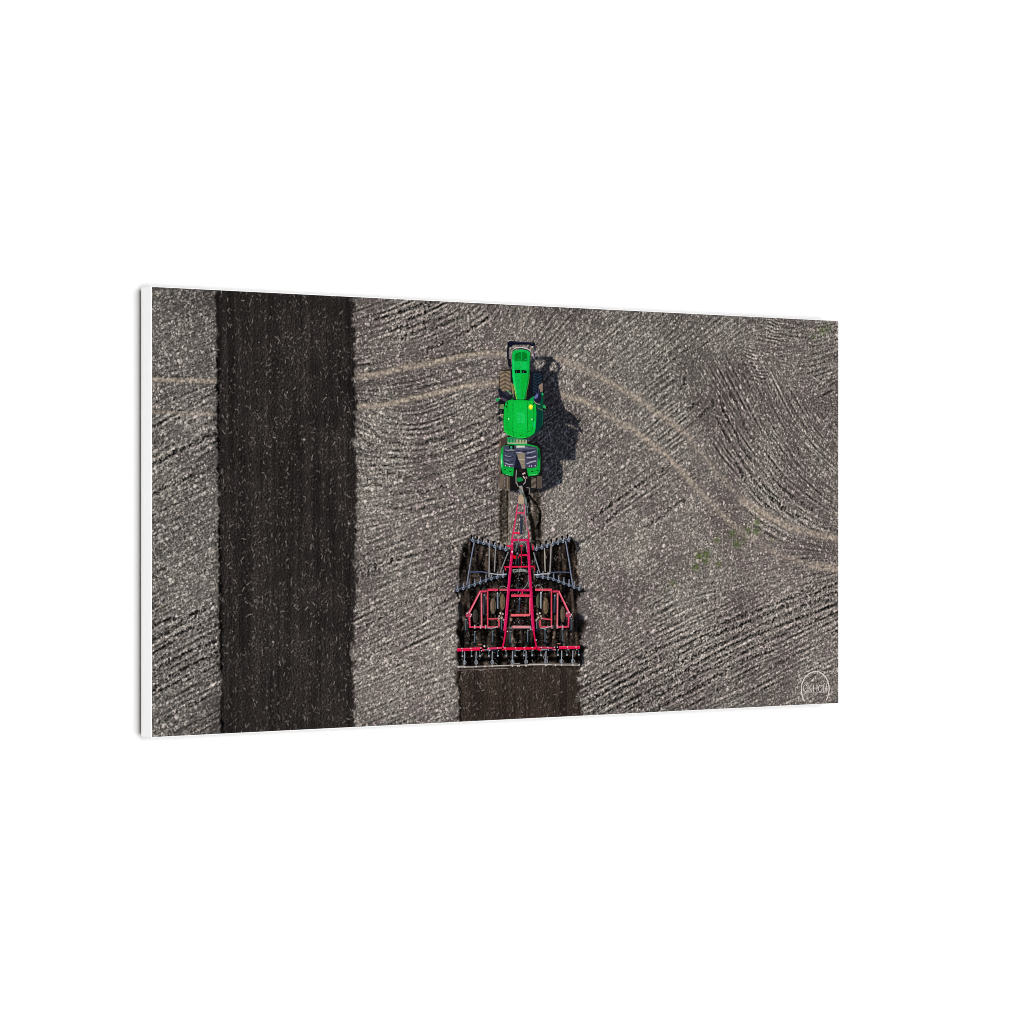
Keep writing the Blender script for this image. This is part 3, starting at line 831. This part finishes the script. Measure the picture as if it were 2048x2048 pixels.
for x, y, c in ((428, 1412, (6, 60, 30)), (406, 1480, (4, 40, 24)), (936, 1426, (4, 60, 30))):
    R.oval(*t1((x, y))[0], 1.5, 2.2, c, dl=.4)
for x, y in ((450, 1716), (900, 1726)):
    R.oval(*t1((x, y))[0], 1.3, 1.6, (190, 246, 205), dl=.4)
R.oval(*t2((684, 495))[0], .9, 1.0, (6, 70, 30), dl=.4)
roof = R.build('cab_roof', tractor)
B = Flat(13)
B.oval(*t1((878, 1487))[0], 4.1, 5.1, (238, 236, 40), n=28)
B.oval(*t1((872, 1475))[0], 2.2, 2.6, (250, 246, 84), dl=.2)
B.build('antenna_dome', roof)

P = Flat(6)
P.poly(t2((420, 520), (560, 530), (800, 560), (812, 645), (425, 642)), (34, 140, 84))
for i in range(13):
    x = 440 + i * 29
    P.line(t2((x, 548 + i), (x, 632)), .95, (14, 92, 56) if i < 4 else (92, 84, 70), dl=.2)
    P.line(t2((x + 14, 560 + 2 * i), (x + 14, 630)), .95, (70, 176, 112) if i < 5 else (214, 196, 164), dl=.2)
P.line(t2((425, 640), (810, 640)), 1.6, (206, 212, 176), dl=.3)
P.build('step_grate', tractor)

D = Flat(7)
D.poly(t2((300, 770), (345, 695), (460, 665), (640, 650), (820, 655), (1000, 700), (1052, 760), (1066, 900), (1062, 1170), (1030, 1242), (950, 1270), (832, 1282), (800, 1120), (556, 1110), (540, 1280), (430, 1262), (335, 1222), (300, 1100), (294, 900)), (12, 156, 60))
D.poly(t2((1010, 740), (1050, 770), (1062, 900), (1040, 1000), (1020, 900)), (4, 72, 44), dl=.2)
D.poly(t2((300, 900), (325, 820), (335, 1000), (330, 1120), (305, 1090)), (60, 216, 120), dl=.2)
D.poly(t2((303, 960), (318, 960), (318, 1040), (303, 1040)), (190, 240, 205), dl=.3)
D.poly(t2((350, 1120), (540, 1140), (532, 1250), (360, 1215)), (14, 172, 62), dl=.2)
D.poly(t2((830, 1140), (1040, 1110), (1020, 1225), (850, 1255)), (14, 170, 58), dl=.2)
D.line(t2((400, 1240), (500, 1262)), .9, (120, 226, 150), dl=.3)
D.line(t2((850, 1258), (1000, 1240)), .9, (110, 222, 140), dl=.3)
for x, y in ((378, 1155), (485, 1190), (908, 1190), (1012, 1165)):
    D.poly(t2((x - 28, y + 2), (x, y - 16), (x + 28, y - 2), (x + 18, y + 16), (x + 2, y + 4), (x - 14, y + 14)), (10, 60, 30), dl=.3)
D.build('rear_fender', tractor)

Q = Flat(9)
Q.poly(t2((352, 695), (460, 680), (600, 680), (830, 688), (1000, 722), (1018, 900), (1002, 1080), (955, 1112), (800, 1124), (720, 1132), (545, 1112), (360, 1080), (345, 950)), (66, 70, 90))
for pts, w, c in ((((360, 800), (450, 812), (570, 800)), 2.2, (46, 50, 68)), (((370, 900), (470, 915), (560, 890)), 2.2, (44, 48, 66)), (((365, 985), (450, 1010), (560, 985)), 2.0, (42, 46, 64)),
                  (((390, 770), (470, 788)), 1.6, (150, 146, 168)), (((390, 880), (440, 905), (520, 900)), 1.9, (176, 170, 188)), (((385, 960), (470, 985)), 1.5, (120, 118, 140)), (((380, 1020), (460, 1055), (540, 1050)), 1.9, (164, 158, 176)),
                  (((610, 790), (740, 800), (960, 770)), 2.4, (44, 48, 66)), (((600, 830), (760, 800), (800, 790)), 1.8, (176, 172, 190)), (((800, 835), (900, 815), (970, 790)), 2.0, (158, 152, 172)), (((790, 880), (900, 870), (990, 860)), 2.2, (42, 46, 62)),
                  (((800, 925), (900, 920), (980, 890)), 2.0, (176, 168, 186)), (((800, 965), (1000, 945)), 1.8, (44, 44, 62)), (((800, 1040), (900, 1000), (985, 985)), 2.4, (172, 160, 182)), (((820, 1060), (960, 1050)), 1.4, (60, 50, 84)),
                  (((620, 760), (800, 745), (960, 740)), 1.6, (96, 98, 120)), (((600, 735), (820, 725)), 1.2, (132, 132, 150))):
    Q.line(t2(*pts), w, c, dl=.2)
Q.poly(t2((380, 1062), (540, 1085), (545, 1112), (362, 1082)), (84, 70, 96), dl=.3)
Q.poly(t2((810, 1070), (990, 1050), (1000, 1082), (955, 1110), (810, 1120)), (66, 56, 92), dl=.3)
for x, y in ((390, 1072), (470, 1090), (850, 1085), (895, 1082), (965, 1076)):
    Q.oval(*t2((x, y))[0], 1.0, 1.3, (216, 206, 226), dl=.4)
Q.poly(t2((615, 850), (700, 820), (765, 840), (772, 1130), (715, 1132), (690, 1060), (640, 940)), (140, 128, 110), dl=.3)
Q.line(t2((640, 955), (760, 960)), 1.2, (186, 172, 146), dl=.4)
Q.line(t2((680, 1050), (765, 1045)), 1.0, (98, 88, 78), dl=.4)
Q.line(t2((765, 850), (775, 1120)), 1.2, (92, 88, 100), dl=.4)
Q.poly(t2((602, 850), (625, 930), (665, 1010), (690, 1100), (700, 1132), (556, 1114), (580, 1000)), (26, 27, 42), dl=.5)
Q.poly(t2((455, 680), (562, 678), (566, 762), (520, 762), (462, 750)), (8, 12, 14), dl=.5)
Q.poly(t2((478, 705), (520, 695), (524, 745), (490, 750)), (58, 150, 118), dl=.6)
Q.line(t2((470, 770), (560, 776)), 1.3, (196, 190, 176), dl=.6)
Q.poly(t2((600, 690), (765, 692), (768, 722), (598, 726)), (206, 214, 196), dl=.5)
Q.poly(t2((612, 668), (760, 672), (765, 690), (605, 690)), (60, 150, 80), dl=.5)
for x, y in ((565, 850), (850, 865)):
    Q.poly(t2((x - 20, y), (x, y - 14), (x + 30, y + 4), (x, y + 14)), (24, 26, 34), dl=.5)
Q.build('rear_deck_cover', tractor)

# ------------------------------------------------------------------ the printed disc harrow
PK, RED, SAL = (206, 28, 88), (212, 22, 72), (232, 92, 108)
STEEL = (92, 102, 126)
A = Flat(9)
A.line(c3((930, 200), (905, 380), (875, 560), (850, 690)), [2.3, 2.5, 2.7, 3.2], (210, 58, 98))
A.line(c3((1018, 190), (1030, 330), (1050, 480), (1090, 600)), [2.0, 2.2, 1.4, 2.0], (206, 84, 112))
for a, b_, w, c in (((915, 317), (1022, 317), 2.8, (214, 66, 100)), ((875, 592), (975, 598), 3.6, (226, 24, 72)), ((855, 690), (1085, 690), 4.6, PK), ((780, 770), (840, 772), 4.0, (216, 40, 76)), ((1140, 755), (1142, 830), 2.4, (206, 40, 74)),
                    ((950, 900), (1062, 900), 3.4, RED), ((960, 770), (1000, 770), 3.0, (206, 20, 50)), ((985, 780), (985, 1040), 1.2, (186, 30, 60)), ((745, 1062), (1172, 1056), 3.0, (222, 28, 66)), ((1160, 1050), (1165, 1110), 2.2, (214, 40, 76)), ((760, 1060), (765, 1110), 2.2, (214, 40, 76)), ((1085, 580), (1088, 690), 2.4, (206, 44, 84)),
                    ((515, 1377), (660, 1377), 4.6, (216, 60, 94)), ((680, 1377), (800, 1377), 4.2, (196, 84, 92)), ((820, 1380), (1110, 1382), 4.4, PK), ((1170, 1377), (1405, 1377), 4.6, (218, 74, 100)), ((840, 1458), (1105, 1458), 4.8, (220, 62, 88)), ((835, 1728), (1100, 1725), 4.8, (228, 100, 108))):
    A.line(c3(a, b_), w, c, dl=.2)
A.poly(c3((870, 905), (945, 905), (950, 930), (930, 950), (880, 950), (865, 930)), (226, 6, 18), dl=.3)
A.line(c4((855, 785), (1110, 785)), 4.4, (206, 112, 120), dl=.2)
A.line(c4((870, 772), (1095, 776)), 1.0, (228, 190, 190), dl=.3)
A.line(c4((865, 800), (1100, 800)), 1.0, (230, 196, 200), dl=.3)
A.line(c3((1095, 1490), (1100, 1720)), 2.4, (214, 92, 104), dl=.25)
A.line(c3((990, 1400), (1000, 1450)), 3, (214, 40, 80), dl=.3)
A.line(c4((855, 785), (830, 810)), 3, (120, 120, 124), dl=.3)
A.line(c4((1100, 770), (1115, 830)), 3, (150, 140, 146), dl=.3)
for x, y in ((745, 972), (1185, 966), (790, 848), (1150, 846), (1190, 1050), (735, 1060)):
    A.oval(*c4((x, y))[0], 1.2, 1.5, (216, 190, 196), dl=.5)
crng = np.random.default_rng(5)
for _ in range(150):
    x, y = crng.uniform(870, 1080), crng.uniform(700, 1900)
    lim = 870 - (y - 700) * .085
    if x < lim or x > 1940 - lim:
        continue
    c = [(40, 42, 46), (96, 100, 104), (150, 150, 150), (14, 14, 16), (120, 30, 52), (74, 64, 56)][crng.integers(6)]
    a_ = crng.choice([0, math.pi / 2]) + crng.normal(0, .25); l_ = crng.uniform(6, 26)
    A.line(c3((x, y), (x + math.cos(a_) * l_, y + math.sin(a_) * l_)), crng.uniform(.7, 1.7), c, dl=-.4)
harrow = A.build('printed_harrow', root, 'wide red disc harrow trailing behind the tractor')

N = Flat(11)
N.poly(c3((945, 85), (960, 62), (995, 60), (1022, 130), (1012, 188), (938, 188)), (178, 156, 130))
N.line(c3((945, 90), (940, 180)), 1.2, (200, 150, 140), dl=.2)
N.build('hitch_tongue', harrow)
N = Flat(12)
for pts, w, c in ((((940, 0), (985, 60), (1035, 120), (1045, 200), (1035, 330), (1058, 470), (1040, 620), (1000, 670)), 1.4, (140, 146, 146)), (((1000, 60), (1050, 130), (1052, 220)), 1.2, (96, 120, 112)),
                  (((985, 20), (1020, 110), (1030, 160)), 1.3, (78, 104, 92)), (((960, 715), (1010, 705), (1050, 760), (1060, 860)), 1.1, (150, 150, 154)), (((935, 640), (940, 720), (910, 780), (905, 850)), 1.2, (128, 134, 140)),
                  (((1075, 1180), (1075, 1270), (1040, 1330), (1000, 1370)), 1.2, (140, 144, 146)), (((945, 700), (945, 1370)), .8, (60, 64, 74)), (((670, 1360), (700, 1330), (740, 1325), (780, 1350)), 1.0, (150, 150, 146)), (((1175, 1340), (1200, 1310), (1250, 1320), (1275, 1360), (1270, 1400)), 1.0, (160, 160, 156)),
                  (((1180, 1310), (1230, 1305), (1262, 1330)), .9, (110, 116, 110))):
    N.line(c3(*pts), w, c)
N.build('hydraulic_hoses', harrow)
for pts in (((855, 690), (848, 900), (830, 1080), (803, 1380), (778, 1700), (752, 1942)), ((1072, 690), (1082, 900), (1097, 1150), (1115, 1400), (1130, 1700), (1148, 1942))):
    N = Flat(13)
    wd = [4.4, 5.0, 5.2, 5.4, 5.8, 6.0]
    N.line(c3(*pts), wd, (206, 24, 88))
    s = 1 if pts[0][0] > 900 else -1
    N.line([(x - 2.1, y) for x, y in c3(*pts[1:])], .9, (238, 70, 124) if s < 0 else (236, 60, 116), dl=.2)
    N.line([(x + 2.4, y) for x, y in c3(*pts[1:])], .9, (150, 10, 58), dl=.2)
    if s < 0:
        N.line(c4((765, 835), (742, 975), (718, 1090)), [3.6, 3.0, 3.2], (206, 16, 72))
        N.oval(*c3((855, 852))[0], 1.6, 2.0, (250, 214, 220), dl=.4)
        N.line(c3((835, 745), (870, 740)), 2, (246, 120, 160), dl=.4)
    else:
        N.line(c4((1150, 835), (1168, 960), (1188, 1065)), [3.4, 2.8, 3.0], (206, 16, 72))
    N.build('frame_rail', harrow)
# folding wings
for sgn, pts in ((-1, (((500, 1398), (412, 1400), (262, 1690), (270, 1892), (480, 1892)), ((430, 1420), (432, 1890)), ((516, 1390), (516, 1885)), ((510, 1892), (675, 1888)), ((530, 1778), (690, 1775)), ((672, 1780), (672, 1890)))),
                 (1, ((((1412, 1400), (1498, 1400), (1637, 1690), (1630, 1888), (1470, 1892))), ((1482, 1420), (1476, 1890)), ((1396, 1385), (1396, 1885)), ((1240, 1890), (1400, 1888)), ((1270, 1772), (1400, 1790)), ((1240, 1790), (1240, 1890))))):
    N = Flat(11)
    N.line(c3(*pts[0]), 4.0, (212, 58, 94))
    N.line(c3(*pts[1]), 3.0, (220, 112, 124), dl=.2)
    N.line(c3(*pts[2]), 2.6, (214, 66, 88), dl=.2)
    for q in pts[3:]:
        N.line(c3(*q), 2.6, (214, 74, 92), dl=.3)
    N.line([(x + .6, y) for x, y in c3(*pts[0][1:3])], 1.2, (242, 150, 158), dl=.4)
    x = 262 if sgn < 0 else 1640
    N.poly(c3((x - 50, 1705), (x + 25, 1695), (x + 30, 1750), (x - 45, 1755)), (176, 60, 86), dl=.3)
    for dx_, dy_ in ((-30, 1700), (15, 1745), (0, 1690), (30, 1720)):
        N.oval(*c3((x + dx_, dy_))[0], 1.3, 1.7, (206, 190, 200), dl=.5)
    for xx in ((345, 420, 490) if sgn < 0 else (1410, 1480, 1552)):
        N.line(c3((xx - 8, 1860), (xx - 6, 1915)), 1.3, (216, 180, 186), dl=.5)
        N.line(c3((xx + 8, 1865), (xx + 8, 1910)), 1.0, (150, 120, 130), dl=.5)
    xx = 700 if sgn < 0 else 1225
    for dx_, dy_ in ((-25, 1710), (10, 1700), (25, 1740), (-10, 1760), (35, 1770), (-35, 1790)):
        N.oval(*c3((xx - sgn * -dx_, dy_))[0], 1.7, 2.0, (178, 150, 146) if dx_ % 2 else (206, 190, 178), dl=.5)
    N.line(c3((xx - 50, 1810), (xx - 20, 1770), (xx + 20, 1750)), 1.1, (170, 160, 120), dl=.6)
    a = (515, 655) if sgn < 0 else (1240, 1385)
    N.line(c3((a[0], 1905), (a[0] + 60, 1908), (a[1] - 30, 1895), (a[1], 1880)), 1.4, (168, 176, 190), dl=.6)
    N.build('folding_wing', harrow)
# disc gangs: an angled beam with its row of discs
for beam, discs, up in ((((270, 682), (560, 762), (800, 832)), 7, -1), (((1150, 822), (1390, 752), (1668, 668)), 7, -1), (((62, 1388), (300, 1312), (545, 1222), (770, 1172)), 9, 1), (((1165, 1180), (1400, 1222), (1640, 1312), (1812, 1378)), 9, 1)):
    N = Flat(8)
    b0 = np.array(beam, float)
    seg = np.linalg.norm(b0[1:] - b0[:-1], axis=1); cum = np.concatenate([[0], np.cumsum(seg)])
    N.line(c3(*beam), 5.0, (46, 52, 66), dl=.5)
    N.line([(x, y - 1.1) for x, y in c3(*beam)], 1.3, (96, 103, 118), dl=.6)
    for k in range(discs):
        s_ = cum[-1] * (k + .35) / discs
        x = np.interp(s_, cum, b0[:, 0]); y = np.interp(s_, cum, b0[:, 1])
        if up < 0:
            N.poly(c3((x - 18, y - 70), (x + 6, y - 74), (x + 30, y - 10), (x + 14, y + 10), (x - 8, y - 30)), (10, 11, 14), dl=.2)
            N.line(c3((x + 16, y - 44), (x + 12, y - 4), (x + 18, y + 26)), 1.7, (160, 166, 180), dl=.8)
        else:
            N.poly(c3((x - 10, y - 10), (x + 20, y + 30), (x + 34, y + 120), (x + 10, y + 100)), (12, 12, 13), dl=.1)
            N.line(c3((x + 16, y - 76), (x + 14, y - 20), (x + 8, y + 22)), 1.6, (142, 148, 162), dl=.8)
            N.line(c3((x + 2, y - 40), (x + 10, y - 72), (x + 24, y - 34)), .8, (110, 116, 132), dl=.8)
        N.ring(*c3((x + 12, y + 4))[0], 1.8, 3.2, 1.0, (140, 147, 162), dl=.9, n=12)
        N.oval(*c3((x + 12, y + 6))[0], .8, 1.4, (40, 46, 66), dl=.9, n=10)
    N.build('disc_gang', harrow)
for pts, w, c in ((((332, 715), (290, 930), (228, 1310)), 2.4, (104, 110, 128)), (((540, 780), (536, 1205)), 2.5, (134, 130, 128)), (((626, 795), (610, 1130)), 2.2, (120, 120, 122)), (((800, 855), (690, 1135)), 2.2, (112, 114, 120)), (((260, 1135), (440, 1128), (540, 1150)), 2.7, (56, 66, 92)), (((545, 1152), (660, 1165), (780, 1160)), 1.8, (172, 172, 180)),
                  (((1592, 705), (1640, 980), (1690, 1315)), 2.4, (104, 112, 132)), (((1394, 745), (1376, 1140)), 2.7, (128, 124, 122)), (((1300, 800), (1312, 1130)), 2.4, (146, 138, 128)), (((1150, 860), (1235, 1140)), 2.2, (112, 118, 126)), (((1370, 1142), (1500, 1132), (1665, 1138)), 2.3, (58, 68, 92)), (((1155, 1172), (1260, 1160), (1380, 1155)), 1.8, (190, 188, 196))):
    N = Flat(10)
    N.line(c3(*pts), w, c)
    N.line([(x - w * .22, y - w * .1) for x, y in c3(*pts)], w * .3, tuple(min(255, v_ + 46) for v_ in c), dl=.2)
    N.build('gang_strut', harrow)
N = Flat(8)
N.poly(c3((855, 1095), (900, 1120), (960, 1092), (1020, 1090), (1065, 1110), (1068, 1140), (1010, 1125), (940, 1130), (870, 1140)), (126, 136, 130))
N.line(c3((870, 1100), (1060, 1105)), 1.0, (186, 192, 186), dl=.2)
N.build('centre_bracket', harrow)
# gauge and transport wheels
for x, y, rx, ry, c in ((590, 1600, 40, 112, (100, 86, 72)), (722, 1545, 36, 112, (104, 87, 66)), (1210, 1535, 25, 95, (74, 76, 58)), (1318, 1600, 38, 116, (106, 89, 69)), (345, 1740, 36, 100, (58, 54, 48)), (1552, 1712, 32, 112, (92, 78, 66))):
    N = Flat(6)
    cx_, cy_ = c3((x, y))[0]
    N.oval(cx_ + .8, cy_ + .6, rx / 6.9 + 1.0, ry / 6.9 + .8, (12, 11, 11), dl=-.3, n=24)
    N.oval(cx_, cy_, rx / 6.9, ry / 6.9, c, n=24, grain=.2)
    N.line([(cx_ - rx / 6.9 * .45, cy_ - ry / 6.9 * .6), (cx_ - rx / 6.9 * .55, cy_), (cx_ - rx / 6.9 * .4, cy_ + ry / 6.9 * .6)], 1.6, tuple(min(255, int(v_ * 1.25)) for v_ in c), dl=.2, grain=.2)
    N.line([(cx_ + rx / 6.9 * .5, cy_ - ry / 6.9 * .6), (cx_ + rx / 6.9 * .62, cy_), (cx_ + rx / 6.9 * .45, cy_ + ry / 6.9 * .65)], 1.7, tuple(int(v_ * .6) for v_ in c), dl=.2, grain=.2)
    N.build('wheel', harrow)
# cylinders
for (x0, y0), (x1, y1), w, c in (((985, 340), (976, 610), 4.6, (34, 40, 56)), ((1062, 225), (1070, 330), 1.6, (70, 82, 92)), ((470, 1440), (465, 1725), 4.2, (28, 36, 46)), ((652, 1420), (655, 1640), 3.2, (92, 102, 114)), ((958, 1490), (950, 1700), 3.0, (40, 48, 64)), ((1252, 1410), (1250, 1640), 3.0, (116, 122, 130)), ((1442, 1450), (1437, 1700), 4.4, (28, 38, 54)), ((925, 870), (905, 1040), 4.2, (24, 28, 34))):
    N = Flat(12)
    N.line(c3((x0, y0), (x1, y1)), w, c)
    N.line(c3((x0 - 5, y0 + 6), (x1 - 5, y1 - 12)), .9, tuple(min(255, v_ + 52) for v_ in c), dl=.2)
    N.oval(*c3((x0, y0 + 6))[0], w * .42, 2.0, tuple(min(255, v_ + 90) for v_ in c), dl=.3)
    if x0 == 1062:
        N.line(c3((1040, 332), (1095, 332)), 2.8, (36, 52, 52), dl=.3)
    N.build('hydraulic_cylinder', harrow)
# deep shanks
for (x0, y0), (x1, y1) in (((220, 680), (216, 870)), ((708, 670), (708, 860)), ((1196, 680), (1195, 850)), ((1672, 665), (1670, 865)), ((342, 850), (338, 1040)), ((586, 840), (582, 1035)), ((831, 845), (826, 1040)), ((1072, 830), (1066, 1030)), ((1312, 820), (1310, 1030)), ((1548, 820), (1548, 1020))):
    N = Flat(10)
    N.line(c4((x0, y0), (x1, y1)), 3.4, (34, 48, 56))
    N.line(c4((x0 - 5, y0 + 10), (x1 - 3, y1 - 40)), 1.0, (112, 124, 136), dl=.2)
    N.line(c4((x0 - 13, y0 + 2), (x0 + 13, y0 + 2)), 1.3, (138, 146, 152), dl=.2)
    N.poly(c4((x1 - 24, y1 - 20), (x1, y1 - 44), (x1 + 22, y1 - 18), (x1 + 10, y1 + 4), (x1 - 14, y1 + 4)), (20, 26, 34), dl=.1)
    N.build('shank', harrow)
# rear tool bar
N = Flat(13)
for a, b_, w, c in (((92, 1102), (442, 1086), 6.4, (214, 22, 70)), ((510, 1086), (712, 1074), 4.0, (214, 50, 92)), ((712, 1088), (1195, 1078), 5.0, (222, 14, 58)), ((1190, 1078), (1250, 1108), 4.2, (206, 20, 60)), ((1200, 1068), (1440, 1076), 3.4, (206, 60, 96)), ((1500, 1072), (1790, 1066), 5.8, (216, 22, 68)), ((410, 1090), (470, 1110), 4.0, (206, 60, 86)), ((1400, 1078), (1445, 1100), 3.6, (214, 80, 106))):
    N.line(c4(a, b_), w, c)
for a, b_ in (((470, 1110), (645, 1106)), ((1250, 1106), (1440, 1106))):
    N.line(c4(a, b_), 3.0, (24, 34, 50), dl=-.2)
    N.line(c4((a[0], a[1] - 8), (a[0] + 90, a[1] - 6)), 1.0, (176, 184, 198), dl=.2)
N.line(c4((95, 1088), (430, 1074)), 1.2, (240, 70, 106), dl=.2)
N.line(c4((1502, 1056), (1786, 1050)), 1.2, (240, 70, 106), dl=.2)
for x in (160, 285, 420, 530, 655, 755, 900, 1020, 1130, 1255, 1345, 1440, 1480, 1615, 1735):
    N.oval(*c4((x, 1086 - (x - 900) * .012 - 14))[0], 1.1, 1.3, (208, 196, 206), dl=.4, n=10)
    N.oval(*c4((x + 10, 1086 - (x - 900) * .012 + 22))[0], 1.1, 1.2, (190, 180, 190), dl=.4, n=10)
N.oval(*c4((470, 1050))[0], 1.8, 2.2, (226, 210, 206), dl=.5)
N.line(c4((380, 1030), (430, 1028)), 2.0, (170, 96, 62), dl=-.3)
N.line(c4((1470, 1016), (1520, 1018)), 1.8, (180, 122, 92), dl=-.3)
N.ring(*c4((940, 1098))[0], 4.0, 2.4, 1.2, (150, 154, 160), dl=.4, a0=0, a1=math.pi, n=12)
rear = N.build('rear_tool_bar', harrow)
for x in (195, 356, 578, 856, 1045, 1320, 1535, 1690):
    N = Flat(12)
    y0 = 1118 - (x - 900) * .012
    N.line(c4((x + 2, y0), (x - 1, y0 + 80), (x, y0 + 185)), 1.5, (158, 162, 170))
    N.line(c4((x + 10, y0 + 4), (x + 12, y0 + 90)), .9, (66, 82, 90), dl=-.1)
    N.ring(*c4((x + 2, y0 + 148))[0], 3.0, 3.6, 1.1, (150, 154, 164), dl=.2, n=14)
    N.line(c4((x - 16, y0 + 175), (x + 18, y0 + 172)), 1.2, (138, 140, 150), dl=.2)
    if x == 1320:
        N.line(c4((x - 2, y0 + 10), (x - 34, y0 + 90), (x - 12, y0 + 140)), 1.0, (128, 132, 140), dl=.2)
    N.build('roller_arm', harrow)
for x in (164, 290, 405, 530, 652, 770, 892, 1012, 1126, 1248, 1482, 1606, 1770):
    N = Flat(12)
    y0 = 1112 - (x - 900) * .012
    N.line(c4((x, y0), (x + 2, y0 + 60)), 1.9, (72, 88, 96))
    N.oval(*c4((x + 4, y0 + 68))[0], 1.7, 1.9, (160, 168, 176), dl=.2, n=12)
    N.build('tine', harrow)
N = Flat(12)
N.line(c4((96, 1340), (300, 1336), (480, 1328), (860, 1316), (1300, 1304), (1790, 1314)), [3.4, 3.2, 2.6, 2.4, 2.6, 3.0], (146, 137, 131))
N.line(c4((110, 1328), (200, 1324)), 1.0, (222, 216, 212), dl=.2)
N.line(c4((560, 1322), (880, 1310)), .9, (206, 200, 196), dl=.2)
N.line(c4((1070, 1306), (1400, 1302)), .9, (216, 208, 204), dl=.2)
N.line(c4((105, 1382), (330, 1376), (440, 1376), (520, 1366), (800, 1356)), 1.0, (140, 128, 120), dl=.1)
N.line(c4((830, 1300), (960, 1286)), 1.0, (180, 172, 166), dl=.1)
N.line(c4((1090, 1292), (1500, 1286), (1760, 1288)), .8, (128, 120, 114), dl=.1)
for x in (110, 196, 358, 480, 580, 856, 930, 950, 1045, 1318, 1452, 1535, 1690, 1780):
    N.oval(*c4((x, 1336 - (x - 100) * .018))[0], 1.7, 2.0, (196, 188, 182), dl=.3, n=10)
N.ring(*c4((420, 1365))[0], 5.5, 3.0, .9, (150, 142, 136), dl=.2, a0=0, a1=math.pi)
N.build('rear_roller', harrow)

# ------------------------------------------------------------------ the white signature mark in the lower right corner
z9 = crop(1560, 1320, 13.8)
WH = (228, 216, 212)
N = Flat(3)
arch = np.array([(670, 1140), (632, 1060), (605, 970), (588, 870), (584, 770), (600, 670), (635, 570), (690, 480), (770, 395), (860, 340), (975, 314), (1080, 330), (1180, 390), (1265, 480), (1318, 590), (1345, 700), (1354, 810), (1338, 920), (1310, 1030), (1270, 1112)], float)
tt = np.linspace(0, len(arch) - 1, 60)
N.line(z9(*zip(np.interp(tt, np.arange(len(arch)), arch[:, 0]), np.interp(tt, np.arange(len(arch)), arch[:, 1]))), 1.9, WH, grain=.03)
mark = N.build('signature_mark', root, 'white arch drawn round small white lettering')


def glyph(*strokes):
    g = Flat(3.4)
    for i, (pts, w) in enumerate(strokes):
        g.line(z9(*pts), w * 1.1, (226, 216, 211), dl=.15 * i, grain=.04)
    g.build('letter', mark)


def arc(cx, cy, rx, ry, a0, a1, n=16):
    return [(cx + rx * math.cos(math.radians(a)), cy + ry * math.sin(math.radians(a))) for a in np.linspace(a0, a1, n)]


glyph((arc(700, 775, 58, 92, -40, -320), .9), (((742, 620), (745, 880)), .85))                                   # d
glyph((((795, 680), (795, 880)), .85), (((862, 662), (800, 790)), .7), (((812, 770), (876, 882)), 1.0))           # K
glyph((((920, 675), (920, 880)), .95), (((920, 780), (1016, 774)), .7), (((1016, 670), (1016, 878)), .95))        # H
glyph((arc(1108, 785, 54, 92, 0, 360, 24), .9))                                                                   # o
glyph((((1204, 878), (1200, 720), (1212, 660), (1240, 645)), .85), (((1180, 740), (1234, 738)), .6))              # f
glyph((((1280, 872), (1276, 710), (1290, 650), (1318, 640)), .85), (((1256, 738), (1310, 734)), .6))              # f
N = Flat(3.4)
N.line(z9((720, 902), (1285, 892)), .6, (196, 186, 180), grain=.04)
N.build('underline', mark)
